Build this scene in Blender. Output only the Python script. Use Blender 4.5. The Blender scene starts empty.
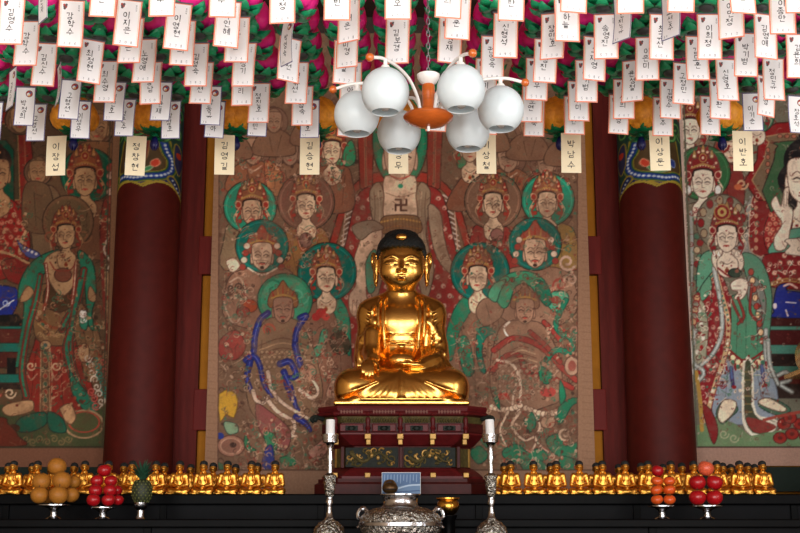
import bpy, bmesh, math, random
import numpy as np
from mathutils import Vector, Matrix
random.seed(7); np.random.seed(7)
SC = bpy.context.scene
COL = SC.collection
PI = math.pi
F = 1250.0
PITCH = math.radians(11.9)
CP, SP = math.cos(PITCH), math.sin(PITCH)
EZ = 1.10                                   # eye height

def at(px, py, Y):
    """world point seen at a pixel, at depth Y (a measuring tool)"""
    u = (px - 400) / F; v = (266.5 - py) / F
    d = (u, CP - v * SP, SP + v * CP); k = Y / d[1]
    return Vector((d[0] * k, Y, EZ + d[2] * k))
def mpp(px, py, Y):
    """metres per pixel there"""
    p = at(px, py, Y); return (p.y * CP + (p.z - EZ) * SP) / F
def topx(X, Y, Z):
    Z = Z - EZ
    dd = Y * CP + Z * SP; up = -Y * SP + Z * CP
    return 400 + F * X / dd, 266.5 - F * up / dd

# ------------------------------------------------------------------ materials
def lin(c):
    c = np.asarray(c, float) / 255.0
    return np.where(c <= .04045, c / 12.92, ((c + .055) / 1.055) ** 2.4)
def hexl(c, g=1.0):
    r = np.clip(lin(c) * g, 0, .95); return (float(r[0]), float(r[1]), float(r[2]), 1)
def mat(name, c, rough=.6, metal=0, noise=.12, scale=30, bump=0, bscale=80, spec=.5, coat=0, g=1.0, trans=0, sub=0, stretch=None):
    m = bpy.data.materials.new(name); m.use_nodes = True
    nt = m.node_tree; b = nt.nodes['Principled BSDF']
    col = hexl(c, g)
    b.inputs['Roughness'].default_value = rough; b.inputs['Metallic'].default_value = metal
    b.inputs['Specular IOR Level'].default_value = spec
    b.inputs['Coat Weight'].default_value = coat; b.inputs['Coat Roughness'].default_value = .15
    if trans: b.inputs['Transmission Weight'].default_value = trans
    tc = nt.nodes.new('ShaderNodeTexCoord')
    src = tc.outputs['Object']
    if stretch:
        mp = nt.nodes.new('ShaderNodeMapping'); mp.inputs['Scale'].default_value = stretch
        nt.links.new(src, mp.inputs['Vector']); src = mp.outputs['Vector']
    n = nt.nodes.new('ShaderNodeTexNoise'); n.inputs['Scale'].default_value = scale; n.inputs['Detail'].default_value = 5
    nt.links.new(src, n.inputs['Vector'])
    r = nt.nodes.new('ShaderNodeValToRGB')
    r.color_ramp.elements[0].position = .3; r.color_ramp.elements[1].position = .7
    r.color_ramp.elements[0].color = tuple(max(0, x * (1 - noise)) for x in col[:3]) + (1,)
    r.color_ramp.elements[1].color = tuple(min(1, x * (1 + noise)) for x in col[:3]) + (1,)
    nt.links.new(n.outputs['Fac'], r.inputs['Fac']); nt.links.new(r.outputs['Color'], b.inputs['Base Color'])
    if bump:
        n2 = nt.nodes.new('ShaderNodeTexNoise'); n2.inputs['Scale'].default_value = bscale; n2.inputs['Detail'].default_value = 4
        nt.links.new(src, n2.inputs['Vector'])
        bp = nt.nodes.new('ShaderNodeBump'); bp.inputs['Strength'].default_value = bump; bp.inputs['Distance'].default_value = .02
        nt.links.new(n2.outputs['Fac'], bp.inputs['Height']); nt.links.new(bp.outputs['Normal'], b.inputs['Normal'])
    if sub:
        b.inputs['Subsurface Weight'].default_value = sub; b.inputs['Subsurface Radius'].default_value = (.02, .02, .02)
    return m
def paintmat(name, rough=.85, scale=60, amt=.10):
    m = bpy.data.materials.new(name); m.use_nodes = True
    nt = m.node_tree; b = nt.nodes['Principled BSDF']; b.inputs['Roughness'].default_value = rough
    b.inputs['Specular IOR Level'].default_value = .15
    a = nt.nodes.new('ShaderNodeAttribute'); a.attribute_name = 'Col'
    tc = nt.nodes.new('ShaderNodeTexCoord'); n = nt.nodes.new('ShaderNodeTexNoise'); n.inputs['Scale'].default_value = scale; n.inputs['Detail'].default_value = 6
    nt.links.new(tc.outputs['Object'], n.inputs['Vector'])
    mr = nt.nodes.new('ShaderNodeMapRange'); mr.inputs['From Min'].default_value = .3; mr.inputs['From Max'].default_value = .7
    mr.inputs['To Min'].default_value = 1 - amt; mr.inputs['To Max'].default_value = 1 + amt
    nt.links.new(n.outputs['Fac'], mr.inputs['Value'])
    mx = nt.nodes.new('ShaderNodeVectorMath'); mx.operation = 'SCALE'
    nt.links.new(a.outputs['Color'], mx.inputs[0]); nt.links.new(mr.outputs['Result'], mx.inputs['Scale'])
    nt.links.new(mx.outputs['Vector'], b.inputs['Base Color'])
    return m

M = {}
M['gold'] = mat('gilt_metal', (246, 190, 100), .27, 1, .08, 6, .04, 40)
M['gold2'] = mat('small_statue_gilt', (240, 176, 78), .38, 1, .1, 40)
M['goldline'] = mat('gilt_dark_line', (66, 40, 14), .5, .3)
M['lips'] = mat('lip_red_gilt', (120, 52, 24), .4, .4)
M['hair'] = mat('blue_black_hair', (22, 26, 27), .6, 0, .3, 60, .5, 150)
M['redwood'] = mat('red_painted_wood', (92, 25, 19), .6, 0, .22, 5, .05, 30, spec=.15, stretch=(6, 6, .6))
M['redwood2'] = mat('brighter_red_painted_wood', (104, 27, 22), .55, 0, .15, 5, .05, 30, spec=.15, stretch=(6, 6, .6))
M['ochre'] = mat('ochre_plaster', (176, 112, 30), .8, 0, .1, 8, spec=.2)
M['darkwood'] = mat('dark_brown_wood', (52, 34, 24), .7, 0, .3, 6, .1, 20, stretch=(1, 8, 8))
M['black'] = mat('black_lacquer', (6, 6, 7), .42, 0, .3, 10, .04, 12, spec=.05)
M['blackpanel'] = mat('black_lacquer_panel', (9, 9, 12), .45, 0, .3, 6, .04, 12, spec=.06)
M['lacquer'] = mat('red_lacquer', (88, 21, 23), .45, 0, .2, 20, .05, 60, spec=.25)
M['lacquer2'] = mat('dark_red_lacquer', (64, 18, 16), .5, 0, .25, 20, spec=.2)
M['goldleaf'] = mat('yellow_gilt_fitting', (172, 132, 66), .45, .4, .2, 40)
M['ornpale'] = mat('pale_ornament', (128, 84, 74), .6, spec=.2)
M['olive'] = mat('olive_carving', (78, 68, 36), .6, 0, .35, 40, spec=.2)
M['darkgreen'] = mat('dark_green_panel', (26, 31, 26), .6, 0, .4, 40, spec=.2)
M['silver'] = mat('silver_metal', (182, 182, 186), .2, 1, .12, 25, .12, 60)
M['silverengr'] = mat('engraved_silver', (168, 164, 156), .2, 1, .75, 75, 1.0, 70)
M['candle'] = mat('white_wax', (226, 226, 226), .5, 0, .03, 20, sub=.2)
M['wick'] = mat('charred_wick', (30, 28, 26), .9)
M['bronze'] = mat('brown_bronze', (92, 66, 36), .4, .6, .3, 60)
M['brass'] = mat('polished_brass', (190, 140, 60), .25, 1, .1, 30)
M['glass'] = mat('white_opal_glass', (234, 245, 250), .3, 0, .01, 10)
M['bulb'] = mat('frosted_bulb', (236, 240, 242), .15, 0, .02, 10, trans=.3)
M['socket'] = mat('grey_socket', (150, 150, 150), .4, .5)
M['woodor'] = mat('orange_varnished_wood', (198, 98, 36), .3, 0, .18, 12, coat=.4, stretch=(1, 1, 6))
M['whiteen'] = mat('white_enamel', (232, 230, 226), .35, 0, .02)
M['chain'] = mat('steel_chain', (170, 165, 175), .35, .8)
M['pink'] = mat('pink_satin', (252, 44, 146), .42, 0, .14, 14, .12, 60, sub=.05)
M['orange'] = mat('orange_crepe', (255, 160, 46), .5, 0, .25, 30, .3, 90)
M['leaf'] = mat('green_satin', (20, 146, 96), .34, 0, .3, 14, .2, 60)
M['leafd'] = mat('dark_green_satin', (18, 124, 80), .34, 0, .3, 14, .2, 60)
M['navy'] = mat('navy_satin', (32, 34, 92), .4, 0, .2, 20)
M['hub'] = mat('dark_grey_hub', (70, 74, 74), .45, .2)
M['wire'] = mat('hanging_wire', (58, 50, 44), .6, .4)
M['paper'] = mat('white_paper', (238, 238, 240), .75, 0, .02, 20)
M['paperc'] = mat('cream_paper', (240, 226, 192), .8, 0, .03, 20)
M['borderO'] = mat('orange_border_print', (228, 132, 102), .7, 0, .05)
M['borderY'] = mat('yellow_line_print', (226, 190, 120), .7, 0, .05)
M['borderP'] = mat('violet_border_print', (92, 88, 134), .7, 0, .05)
M['ink'] = mat('black_ink', (44, 44, 50), .8, 0, .1)
M['inkg'] = mat('grey_print', (128, 128, 134), .8, 0, .05)
M['emb'] = mat('red_emblem_print', (176, 70, 62), .8, 0, .3, 300)
M['embg'] = mat('grey_emblem_print', (96, 84, 88), .8, 0, .4, 400)
M['stick'] = mat('grey_tag_bar', (86, 84, 92), .6)
M['pear'] = mat('brown_pear_skin', (168, 108, 38), .5, 0, .18, 12, .05, 200, spec=.3)
M['apple'] = mat('red_apple_skin', (168, 18, 26), .3, 0, .3, 9)
M['persim'] = mat('orange_persimmon_skin', (214, 84, 30), .28, 0, .15, 9)
M['peach'] = mat('blushed_apple_skin', (214, 92, 60), .35, 0, .4, 7)
M['stemb'] = mat('brown_stem', (70, 50, 30), .8)
M['calyx'] = mat('green_calyx', (70, 84, 40), .7)
M['pine'] = mat('pineapple_rind', (40, 46, 24), .6, 0, .4, 40)
M['pineeye'] = mat('pineapple_eye', (98, 102, 54), .55, 0, .4, 60)
M['pineleaf'] = mat('pineapple_leaf', (44, 84, 62), .5, 0, .25, 20)
M['floor'] = mat('pale_floor_boards', (150, 112, 78), .4, 0, .2, 4, .05, 20, stretch=(8, .6, 1))
M['plaster'] = mat('warm_plaster', (196, 172, 140), .85, 0, .06, 5)
M['ceil'] = mat('brown_ceiling_boards', (122, 90, 66), .8, 0, .25, 4, stretch=(8, .6, 1))
M['greentrim'] = mat('dull_green_board', (24, 36, 29), .7, spec=.2)
_m = M['glass']; _nt = _m.node_tree; _b = _nt.nodes['Principled BSDF']; _t = _nt.nodes.new('ShaderNodeBsdfTranslucent'); _t.inputs['Color'].default_value = (.86, .91, .92, 1)
_x = _nt.nodes.new('ShaderNodeMixShader'); _x.inputs[0].default_value = .36; _o = _nt.nodes['Material Output']
_nt.links.new(_b.outputs[0], _x.inputs[1]); _nt.links.new(_t.outputs[0], _x.inputs[2]); _nt.links.new(_x.outputs[0], _o.inputs['Surface'])
M['painting'] = paintmat('painted_silk')
M['dancheong'] = paintmat('painted_column', .55, 14, .12)
M['photo'] = paintmat('glossy_print', .3, 20, .03)

# ------------------------------------------------------------------ object helpers
def link(o, parent=None, label=None, cat=None, group=None, kind=None):
    if o.name not in COL.objects: COL.objects.link(o)
    if parent: o.parent = parent
    if label: o['label'] = label
    if cat: o['category'] = cat
    if group: o['group'] = group
    if kind: o['kind'] = kind
    return o
def empty(name, loc=(0, 0, 0), label=None, cat=None, group=None, rz=0):
    o = bpy.data.objects.new(name, None); o.empty_display_size = .05
    o.location = loc; o.rotation_euler.z = rz
    return link(o, None, label, cat, group)
def finish(bm, name, mats, parent=None, smooth=True, loc=None, ang=None, **kw):
    me = bpy.data.meshes.new(name)
    bmesh.ops.recalc_face_normals(bm, faces=bm.faces)
    bm.to_mesh(me); bm.free()
    if not isinstance(mats, (list, tuple)): mats = [mats]
    for m in mats: me.materials.append(M[m] if isinstance(m, str) else m)
    if smooth:
        me.polygons.foreach_set('use_smooth', [True] * len(me.polygons))
        me.set_sharp_from_angle(angle=ang or math.radians(40))
    o = bpy.data.objects.new(name, me)
    if loc is not None: o.location = loc
    return link(o, parent, **kw)
def bm_new(): return bmesh.new()
def box(bm, x0, x1, y0, y1, z0, z1, bev=0, mi=0):
    r = bmesh.ops.create_cube(bm, size=1)
    vs = r['verts']
    bmesh.ops.scale(bm, verts=vs, vec=(x1 - x0, y1 - y0, z1 - z0))
    bmesh.ops.translate(bm, verts=vs, vec=((x0 + x1) / 2, (y0 + y1) / 2, (z0 + z1) / 2))
    fs = list({f for v in vs for f in v.link_faces})
    for f in fs: f.material_index = mi
    if bev:
        es = list({e for v in vs for e in v.link_edges})
        r = bmesh.ops.bevel(bm, geom=es, offset=bev, segments=2, affect='EDGES', profile=.5)
        for f in r['faces']: f.material_index = mi
def lathe(bm, prof, seg=32, c=(0, 0, 0), mi=0, wob=None):
    rings = []
    for r, z in prof:
        if r < 1e-5:
            rings.append([bm.verts.new((c[0], c[1], c[2] + z))])
        else:
            ring = []
            for i in range(seg):
                a = 2 * PI * i / seg
                rr = r * (wob(a, z) if wob else 1)
                ring.append(bm.verts.new((c[0] + rr * math.cos(a), c[1] + rr * math.sin(a), c[2] + z)))
            rings.append(ring)
    for A, B in zip(rings, rings[1:]):
        for i in range(seg):
            j = (i + 1) % seg
            if len(A) == 1 and len(B) == 1: continue
            if len(A) == 1: f = bm.faces.new((A[0], B[i], B[j]))
            elif len(B) == 1: f = bm.faces.new((A[i], A[j], B[0]))
            else: f = bm.faces.new((A[i], A[j], B[j], B[i]))
            f.material_index = mi
def catmull(pts, n=6, closed=False):
    P = [np.array(p, float) for p in pts]; out = []
    N = len(P)
    rng = range(N if closed else N - 1)
    for i in rng:
        p0 = P[(i - 1) % N] if closed or i > 0 else P[0] * 2 - P[1]
        p1 = P[i]; p2 = P[(i + 1) % N]
        p3 = P[(i + 2) % N] if closed or i + 2 < N else P[-1] * 2 - P[-2]
        for k in range(n):
            t = k / n
            out.append(.5 * (2 * p1 + (p2 - p0) * t + (2 * p0 - 5 * p1 + 4 * p2 - p3) * t * t + (3 * p1 - p0 - 3 * p2 + p3) * t ** 3))
    if not closed: out.append(P[-1])
    return out
def tube(bm, pts, r, seg=8, mi=0, cap=True, n=0):
    if n: pts = catmull(pts, n)
    pts = [Vector(p) for p in pts]; N = len(pts)
    rs = [(r[0] + (r[1] - r[0]) * i / (N - 1)) if isinstance(r, tuple) else r for i in range(N)]
    rings = []; ref = None
    for i, p in enumerate(pts):
        t = (pts[min(i + 1, N - 1)] - pts[max(i - 1, 0)]).normalized()
        if ref is None:
            ref = Vector((0, 0, 1)) if abs(t.z) < .9 else Vector((1, 0, 0))
        a = t.cross(ref).normalized(); b = a.cross(t).normalized(); ref = b
        rings.append([bm.verts.new(p + (a * math.cos(2 * PI * k / seg) + b * math.sin(2 * PI * k / seg)) * rs[i]) for k in range(seg)])
    for A, B in zip(rings, rings[1:]):
        for k in range(seg):
            f = bm.faces.new((A[k], A[(k + 1) % seg], B[(k + 1) % seg], B[k])); f.material_index = mi
    if cap:
        f = bm.faces.new(rings[0][::-1]); f.material_index = mi
        f = bm.faces.new(rings[-1]); f.material_index = mi
def sphere(bm, c, r, seg=16, mi=0):
    rx, ry, rz = (r, r, r) if not isinstance(r, tuple) else r
    g = bmesh.ops.create_uvsphere(bm, u_segments=seg, v_segments=max(6, seg // 2), radius=1)
    bmesh.ops.scale(bm, verts=g['verts'], vec=(rx, ry, rz)); bmesh.ops.translate(bm, verts=g['verts'], vec=c)
    for f in {f for v in g['verts'] for f in v.link_faces}: f.material_index = mi
def np_mesh(name, V, Q, mats, parent=None, col=None, smooth=True, **kw):
    me = bpy.data.meshes.new(name)
    V = np.ascontiguousarray(V, np.float32); Q = np.ascontiguousarray(Q, np.int32)
    me.vertices.add(len(V)); me.vertices.foreach_set('co', V.ravel())
    me.loops.add(Q.size); me.loops.foreach_set('vertex_index', Q.ravel())
    me.polygons.add(len(Q)); me.polygons.foreach_set('loop_start', np.arange(0, Q.size, 4, dtype=np.int32))
    me.update(calc_edges=True); me.validate()
    if smooth: me.polygons.foreach_set('use_smooth', np.ones(len(me.polygons), bool))
    if col is not None:
        a = me.color_attributes.new('Col', 'FLOAT_COLOR', 'POINT')
        a.data.foreach_set('color', np.hstack([col, np.ones((len(col), 1))]).astype(np.float32).ravel())
    for m in (mats if isinstance(mats, (list, tuple)) else [mats]): me.materials.append(M[m])
    o = bpy.data.objects.new(name, me)
    return link(o, parent, **kw)
def dup(o, parent=None):
    c = o.copy(); COL.objects.link(c)
    if parent: c.parent = parent
    for ch in o.children: dup(ch, c)
    return c
ORD = ['', 'first', 'second', 'third', 'fourth', 'fifth', 'sixth', 'seventh', 'eighth', 'ninth', 'tenth', 'eleventh', 'twelfth', 'thirteenth', 'fourteenth', 'fifteenth']

# ------------------------------------------------------------------ 2-D painter (pigment on cloth)
class Canvas:
    def __init__(s, x0, y0, x1, y1, base, ss=3):
        s.x0, s.y0, s.ss = x0, y0, ss
        s.W = int((x1 - x0) * ss); s.H = int((y1 - y0) * ss)
        s.a = np.empty((s.H, s.W, 3), np.float32); s.a[:] = np.array(base) / 255.
        s.rng = np.random.RandomState(3)
    def _blk(s, xa, ya, xb, yb):
        i0 = max(0, int((xa - s.x0) * s.ss) - 1); i1 = min(s.W, int((xb - s.x0) * s.ss) + 2)
        j0 = max(0, int((ya - s.y0) * s.ss) - 1); j1 = min(s.H, int((yb - s.y0) * s.ss) + 2)
        if i1 <= i0 or j1 <= j0: return None
        X, Y = np.meshgrid((np.arange(i0, i1) + .5) / s.ss + s.x0, (np.arange(j0, j1) + .5) / s.ss + s.y0)
        return (slice(j0, j1), slice(i0, i1)), X, Y
    def put(s, sl, m, c):
        c = np.array(c, np.float32) / 255.
        m = np.asarray(m, np.float32)[..., None]
        s.a[sl] = s.a[sl] * (1 - m) + c * m
    def poly(s, pts, c, out=None, ow=.9, n=4, op=1.0):
        pts = PT(pts)
        if n: pts = catmull(pts, n, True)
        p = np.array(pts)
        b = s._blk(p[:, 0].min(), p[:, 1].min(), p[:, 0].max(), p[:, 1].max())
        if b is None: return
        sl, X, Y = b; ins = np.zeros(X.shape, bool)
        q = np.roll(p, -1, 0)
        for (xa, ya), (xb, yb) in zip(p, q):
            if ya == yb: continue
            cond = (ya > Y) != (yb > Y)
            ins ^= cond & (X < (xb - xa) * (Y - ya) / (yb - ya) + xa)
        s.put(sl, ins * op, c)
        if out is not None: s.line(list(p) + [p[0]], out, ow, n=0)
    def line(s, pts, c, w=1., w2=None, n=4, op=1.0):
        pts = PT(pts)
        if n and len(pts) > 2: pts = catmull(pts, n)
        p = np.array(pts); w2 = w if w2 is None else w2
        N = len(p)
        mw = max(w, w2)
        for i in range(N - 1):
            (xa, ya), (xb, yb) = p[i], p[i + 1]
            wa = (w + (w2 - w) * i / (N - 1)) / 2; wb = (w + (w2 - w) * (i + 1) / (N - 1)) / 2
            b = s._blk(min(xa, xb) - mw, min(ya, yb) - mw, max(xa, xb) + mw, max(ya, yb) + mw)
            if b is None: continue
            sl, X, Y = b; dx, dy = xb - xa, yb - ya; L = dx * dx + dy * dy + 1e-9
            t = np.clip(((X - xa) * dx + (Y - ya) * dy) / L, 0, 1)
            d = np.hypot(X - xa - t * dx, Y - ya - t * dy)
            s.put(sl, np.clip((wa + (wb - wa) * t - d) * s.ss + .5, 0, 1) * op, c)
    def ell(s, cx, cy, rx, ry, c, out=None, ow=.9, rot=0, op=1.0):
        r = max(rx, ry) + ow; b = s._blk(cx - r, cy - r, cx + r, cy + r)
        if b is None: return
        sl, X, Y = b; ca, sa = math.cos(rot), math.sin(rot)
        u = ((X - cx) * ca + (Y - cy) * sa) / rx; v = (-(X - cx) * sa + (Y - cy) * ca) / ry
        d = (np.hypot(u, v) - 1) * min(rx, ry)
        if out is not None: s.put(sl, np.clip((ow - d) * s.ss + .5, 0, 1) * op, out)
        s.put(sl, np.clip(-d * s.ss + .5, 0, 1) * op, c)
    def scroll(s, cx, cy, r, c, w=.8, a0=0, turns=1.2, flip=1):
        pts = [(cx + r * (1 - .75 * t / 14) * math.cos(a0 + flip * turns * 2 * PI * t / 14), cy + r * (1 - .75 * t / 14) * math.sin(a0 + flip * turns * 2 * PI * t / 14)) for t in range(15)]
        s.line(pts, c, w, n=0)
    def fuss(s, x0, y0, x1, y1, n, cols, r=(2, 5), w=.8):
        for _ in range(n):
            x = s.rng.uniform(x0, x1); y = s.rng.uniform(y0, y1); c = cols[s.rng.randint(len(cols))]
            k = s.rng.rand()
            if k < .45: s.scroll(x, y, s.rng.uniform(*r), c, w, s.rng.uniform(0, 6), s.rng.uniform(.5, 1.2), s.rng.choice([-1, 1]))
            elif k < .75:
                L = s.rng.uniform(*r) * 1.6; a = s.rng.uniform(0, PI); b2 = s.rng.uniform(-1, 1) * L * .5
                s.line([(x - L * math.cos(a), y - L * math.sin(a)), (x + b2 * math.sin(a), y - b2 * math.cos(a)), (x + L * math.cos(a), y + L * math.sin(a))], c, w, .3)
            else: s.ell(x, y, s.rng.uniform(.5, 1) * r[1] * .5, s.rng.uniform(.4, 1) * r[1] * .4, c, None, rot=s.rng.uniform(0, 3))
    def wear(s, amt, cell, tint=None, seed=1):
        r = np.random.RandomState(seed)
        f = np.zeros((s.H, s.W), np.float32); k = 1.
        for o in range(3):
            n = max(2, int(max(s.H, s.W) / (cell * s.ss / 2 ** o)))
            g = r.rand(n + 2, n + 2).astype(np.float32)
            yy = np.linspace(0, n * s.H / max(s.H, s.W), s.H); xx = np.linspace(0, n * s.W / max(s.H, s.W), s.W)
            yi = yy.astype(int); xi = xx.astype(int); fy = (yy - yi)[:, None]; fx = (xx - xi)[None]
            fy = fy * fy * (3 - 2 * fy); fx = fx * fx * (3 - 2 * fx)
            G = lambda a, b: g[np.ix_(yi + a, xi + b)]
            f += k * ((G(0, 0) * (1 - fx) + G(0, 1) * fx) * (1 - fy) + (G(1, 0) * (1 - fx) + G(1, 1) * fx) * fy); k *= .6
        f = (f / 1.96 - .5) * 2
        if tint is None: s.a *= (1 + amt * f)[..., None]
        else:
            m = np.clip(f * 2.2, 0, 1)[..., None] * amt; s.a = s.a * (1 - m) + np.array(tint, np.float32) / 255. * m
    def sample(s, px, py, gain=1.0):
        k = max(1, s.ss // 2)
        i = np.clip((px - s.x0) * s.ss, 0, s.W - 1.001); j = np.clip((py - s.y0) * s.ss, 0, s.H - 1.001)
        a = s.a
        b = (a + np.roll(a, 1, 0) + np.roll(a, -1, 0)) / 3; b = (b + np.roll(b, 1, 1) + np.roll(b, -1, 1)) / 3
        v = b[j.astype(int), i.astype(int)]
        v = np.where(v <= .04045, v / 12.92, ((np.clip(v, 0, 1) + .055) / 1.055) ** 2.4) * gain
        return np.clip(v, 0, .9)
def PT(p):
    if isinstance(p, str):
        v = [float(t) for t in p.replace(',', ' ').split()]; return list(zip(v[::2], v[1::2]))
    return list(p)

# ------------------------------------------------------------------ SDF sculpting
class Sdf:
    def __init__(s, lo, hi, h):
        s.lo = np.array(lo, np.float32); s.h = h
        s.n = np.ceil((np.array(hi) - lo) / h).astype(int) + 1
        s.D = np.full(s.n, 1., np.float32)
        s.ax = [s.lo[i] + h * np.arange(s.n[i], dtype=np.float32) for i in range(3)]
    def blk(s, a, b, pad):
        i0 = np.clip(np.floor((np.array(a) - pad - s.lo) / s.h).astype(int), 0, s.n - 1)
        i1 = np.clip(np.ceil((np.array(b) + pad - s.lo) / s.h).astype(int) + 1, 1, s.n)
        sl = tuple(slice(x, y) for x, y in zip(i0, i1))
        return sl, s.ax[0][sl[0]][:, None, None], s.ax[1][sl[1]][None, :, None], s.ax[2][sl[2]][None, None, :]
    def add(s, sl, d, k, sub=False):
        a = s.D[sl]
        if sub: s.D[sl] = -s.smin(-a, d, k)
        else: s.D[sl] = s.smin(a, d, k)
    @staticmethod
    def smin(a, b, k):
        h = np.clip(.5 + .5 * (b - a) / k, 0, 1)
        return b * (1 - h) + a * h - k * h * (1 - h)
    def ell(s, c, r, k=.02, sub=False, rot=0):
        m = max(r) if rot else None
        lo = [c[i] - (m or r[i]) for i in range(3)]; hi = [c[i] + (m or r[i]) for i in range(3)]
        sl, X, Y, Z = s.blk(lo, hi, k + .03)
        X = X - c[0]; Y = Y - c[1]; Z = Z - c[2]
        if rot:
            ca, sa = math.cos(rot), math.sin(rot); X, Z = X * ca + Z * sa, -X * sa + Z * ca
        k0 = np.sqrt((X / r[0]) ** 2 + (Y / r[1]) ** 2 + (Z / r[2]) ** 2)
        k1 = np.sqrt((X / r[0] ** 2) ** 2 + (Y / r[1] ** 2) ** 2 + (Z / r[2] ** 2) ** 2) + 1e-6
        s.add(sl, (k0 * (k0 - 1) / k1).astype(np.float32), k, sub)
    def cap(s, a, b, ra, rb=None, k=.02, sub=False):
        rb = ra if rb is None else rb; a = np.array(a, np.float32); b = np.array(b, np.float32); R = max(ra, rb)
        sl, X, Y, Z = s.blk(np.minimum(a, b) - R, np.maximum(a, b) + R, k + .03)
        d = b - a; L = float(d @ d) + 1e-9
        t = np.clip(((X - a[0]) * d[0] + (Y - a[1]) * d[1] + (Z - a[2]) * d[2]) / L, 0, 1)
        q = np.sqrt((X - a[0] - t * d[0]) ** 2 + (Y - a[1] - t * d[1]) ** 2 + (Z - a[2] - t * d[2]) ** 2) - (ra + (rb - ra) * t)
        s.add(sl, q.astype(np.float32), k, sub)
    def chain(s, pts, ra, rb=None, k=.02, sub=False, n=3):
        P = [np.array(p, np.float32) for p in (catmull(pts, n) if n else pts)]; rb = ra if rb is None else rb; N = len(P) - 1; R = max(ra, rb)
        A = np.array(P); sl, X, Y, Z = s.blk(A.min(0) - R, A.max(0) + R, k + .03); q = None
        for i in range(N):
            a = P[i]; d = P[i + 1] - a; L = float(d @ d) + 1e-9; r0 = ra + (rb - ra) * i / N; r1 = ra + (rb - ra) * (i + 1) / N
            t = np.clip(((X - a[0]) * d[0] + (Y - a[1]) * d[1] + (Z - a[2]) * d[2]) / L, 0, 1)
            e = np.sqrt((X - a[0] - t * d[0]) ** 2 + (Y - a[1] - t * d[1]) ** 2 + (Z - a[2] - t * d[2]) ** 2) - (r0 + (r1 - r0) * t)
            q = e if q is None else np.minimum(q, e)
        s.add(sl, q.astype(np.float32), k, sub)
    def rbox(s, c, hf, r, k=.01):
        sl, X, Y, Z = s.blk([c[i] - hf[i] for i in range(3)], [c[i] + hf[i] for i in range(3)], k + .03)
        qx = np.abs(X - c[0]) - hf[0] + r; qy = np.abs(Y - c[1]) - hf[1] + r; qz = np.abs(Z - c[2]) - hf[2] + r
        d = np.sqrt(np.maximum(qx, 0) ** 2 + np.maximum(qy, 0) ** 2 + np.maximum(qz, 0) ** 2) + np.minimum(np.maximum(np.maximum(qx, qy), qz), 0) - r
        s.add(sl, d.astype(np.float32), k)
    def warp(s, fn):
        s.D += fn(s.ax[0][:, None, None], s.ax[1][None, :, None], s.ax[2][None, None, :]).astype(np.float32)
    def front(s, x, z):
        """y of the front surface at x, z"""
        i = int(round((x - s.lo[0]) / s.h)); k = int(round((z - s.lo[2]) / s.h))
        col = s.D[np.clip(i, 0, s.n[0] - 1), :, np.clip(k, 0, s.n[2] - 1)]
        j = np.argmax(col < 0)
        if col[j] >= 0: return None
        if j == 0: return float(s.ax[1][0])
        t = col[j - 1] / (col[j - 1] - col[j]); return float(s.ax[1][j - 1] + t * s.h)
    def mesh(s, smooth=2):
        D = s.D; n = s.n; S = D < 0
        cnt = np.zeros(n - 1, np.uint8)
        for a in (0, 1):
            for b in (0, 1):
                for c in (0, 1): cnt += S[a:n[0] - 1 + a, b:n[1] - 1 + b, c:n[2] - 1 + c]
        act = (cnt > 0) & (cnt < 8)
        I = np.argwhere(act); idx = np.full(n - 1, -1, np.int32); idx[act] = np.arange(len(I))
        acc = np.zeros((len(I), 3)); w = np.zeros((len(I), 1))
        cs = [(a, b, c) for a in (0, 1) for b in (0, 1) for c in (0, 1)]
        for p in cs:
            for ax in range(3):
                if p[ax]: continue
                q = list(p); q[ax] = 1
                d0 = D[I[:, 0] + p[0], I[:, 1] + p[1], I[:, 2] + p[2]]; d1 = D[I[:, 0] + q[0], I[:, 1] + q[1], I[:, 2] + q[2]]
                m = (d0 < 0) != (d1 < 0); t = np.where(m, d0 / np.where(m, d0 - d1, 1), 0)
                pos = np.array(p, float)[None].repeat(len(I), 0); pos[:, ax] = t
                acc[m] += pos[m]; w[m] += 1
        V = (I + acc / np.maximum(w, 1)) * s.h + s.lo
        Q = []
        for ax in range(3):
            o = [0, 1, 2]; o.remove(ax); u, v = o
            A = np.swapaxes
            sa = [slice(1, -1)] * 3; sa[ax] = slice(0, -1); sb = list(sa); sb[ax] = slice(1, None)
            m = S[tuple(sa)] != S[tuple(sb)]
            E = np.argwhere(m); inside = S[tuple(sa)][m]
            E = E + np.array([0 if i == ax else 1 for i in range(3)])
            def cell(du, dv):
                c = E.copy(); c[:, u] += du; c[:, v] += dv; return idx[c[:, 0], c[:, 1], c[:, 2]]
            q = np.stack([cell(-1, -1), cell(0, -1), cell(0, 0), cell(-1, 0)], 1)
            fl = inside if ax != 1 else ~inside
            q[~fl] = q[~fl][:, ::-1]; Q.append(q)
        Q = np.concatenate(Q); Q = Q[(Q >= 0).all(1)]
        for it in range(smooth):
            acc = np.zeros_like(V); c = np.zeros((len(V), 1))
            for a, b in ((0, 1), (1, 2), (2, 3), (3, 0)):
                np.add.at(acc, Q[:, a], V[Q[:, b]]); np.add.at(acc, Q[:, b], V[Q[:, a]])
                np.add.at(c, Q[:, a], 1); np.add.at(c, Q[:, b], 1)
            V = V * .5 + acc / np.maximum(c, 1) * .5
        return V, Q

# ------------------------------------------------------------------ camera
cam = bpy.data.cameras.new('camera'); cam.sensor_width = 36; cam.lens = F / 800 * 36; cam.clip_end = 100
co = bpy.data.objects.new('camera', cam); COL.objects.link(co)
co.location = (0, 0, EZ); co.rotation_euler = (PI / 2 + PITCH, 0, 0); SC.camera = co
SC.view_settings.view_transform = 'Standard'; SC.view_settings.look = 'None'; SC.view_settings.gamma = 1
SC.view_settings.use_curve_mapping = False; SC.view_settings.exposure = 0.0
SC.cycles.max_bounces = 6; SC.cycles.sample_clamp_indirect = 4

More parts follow.
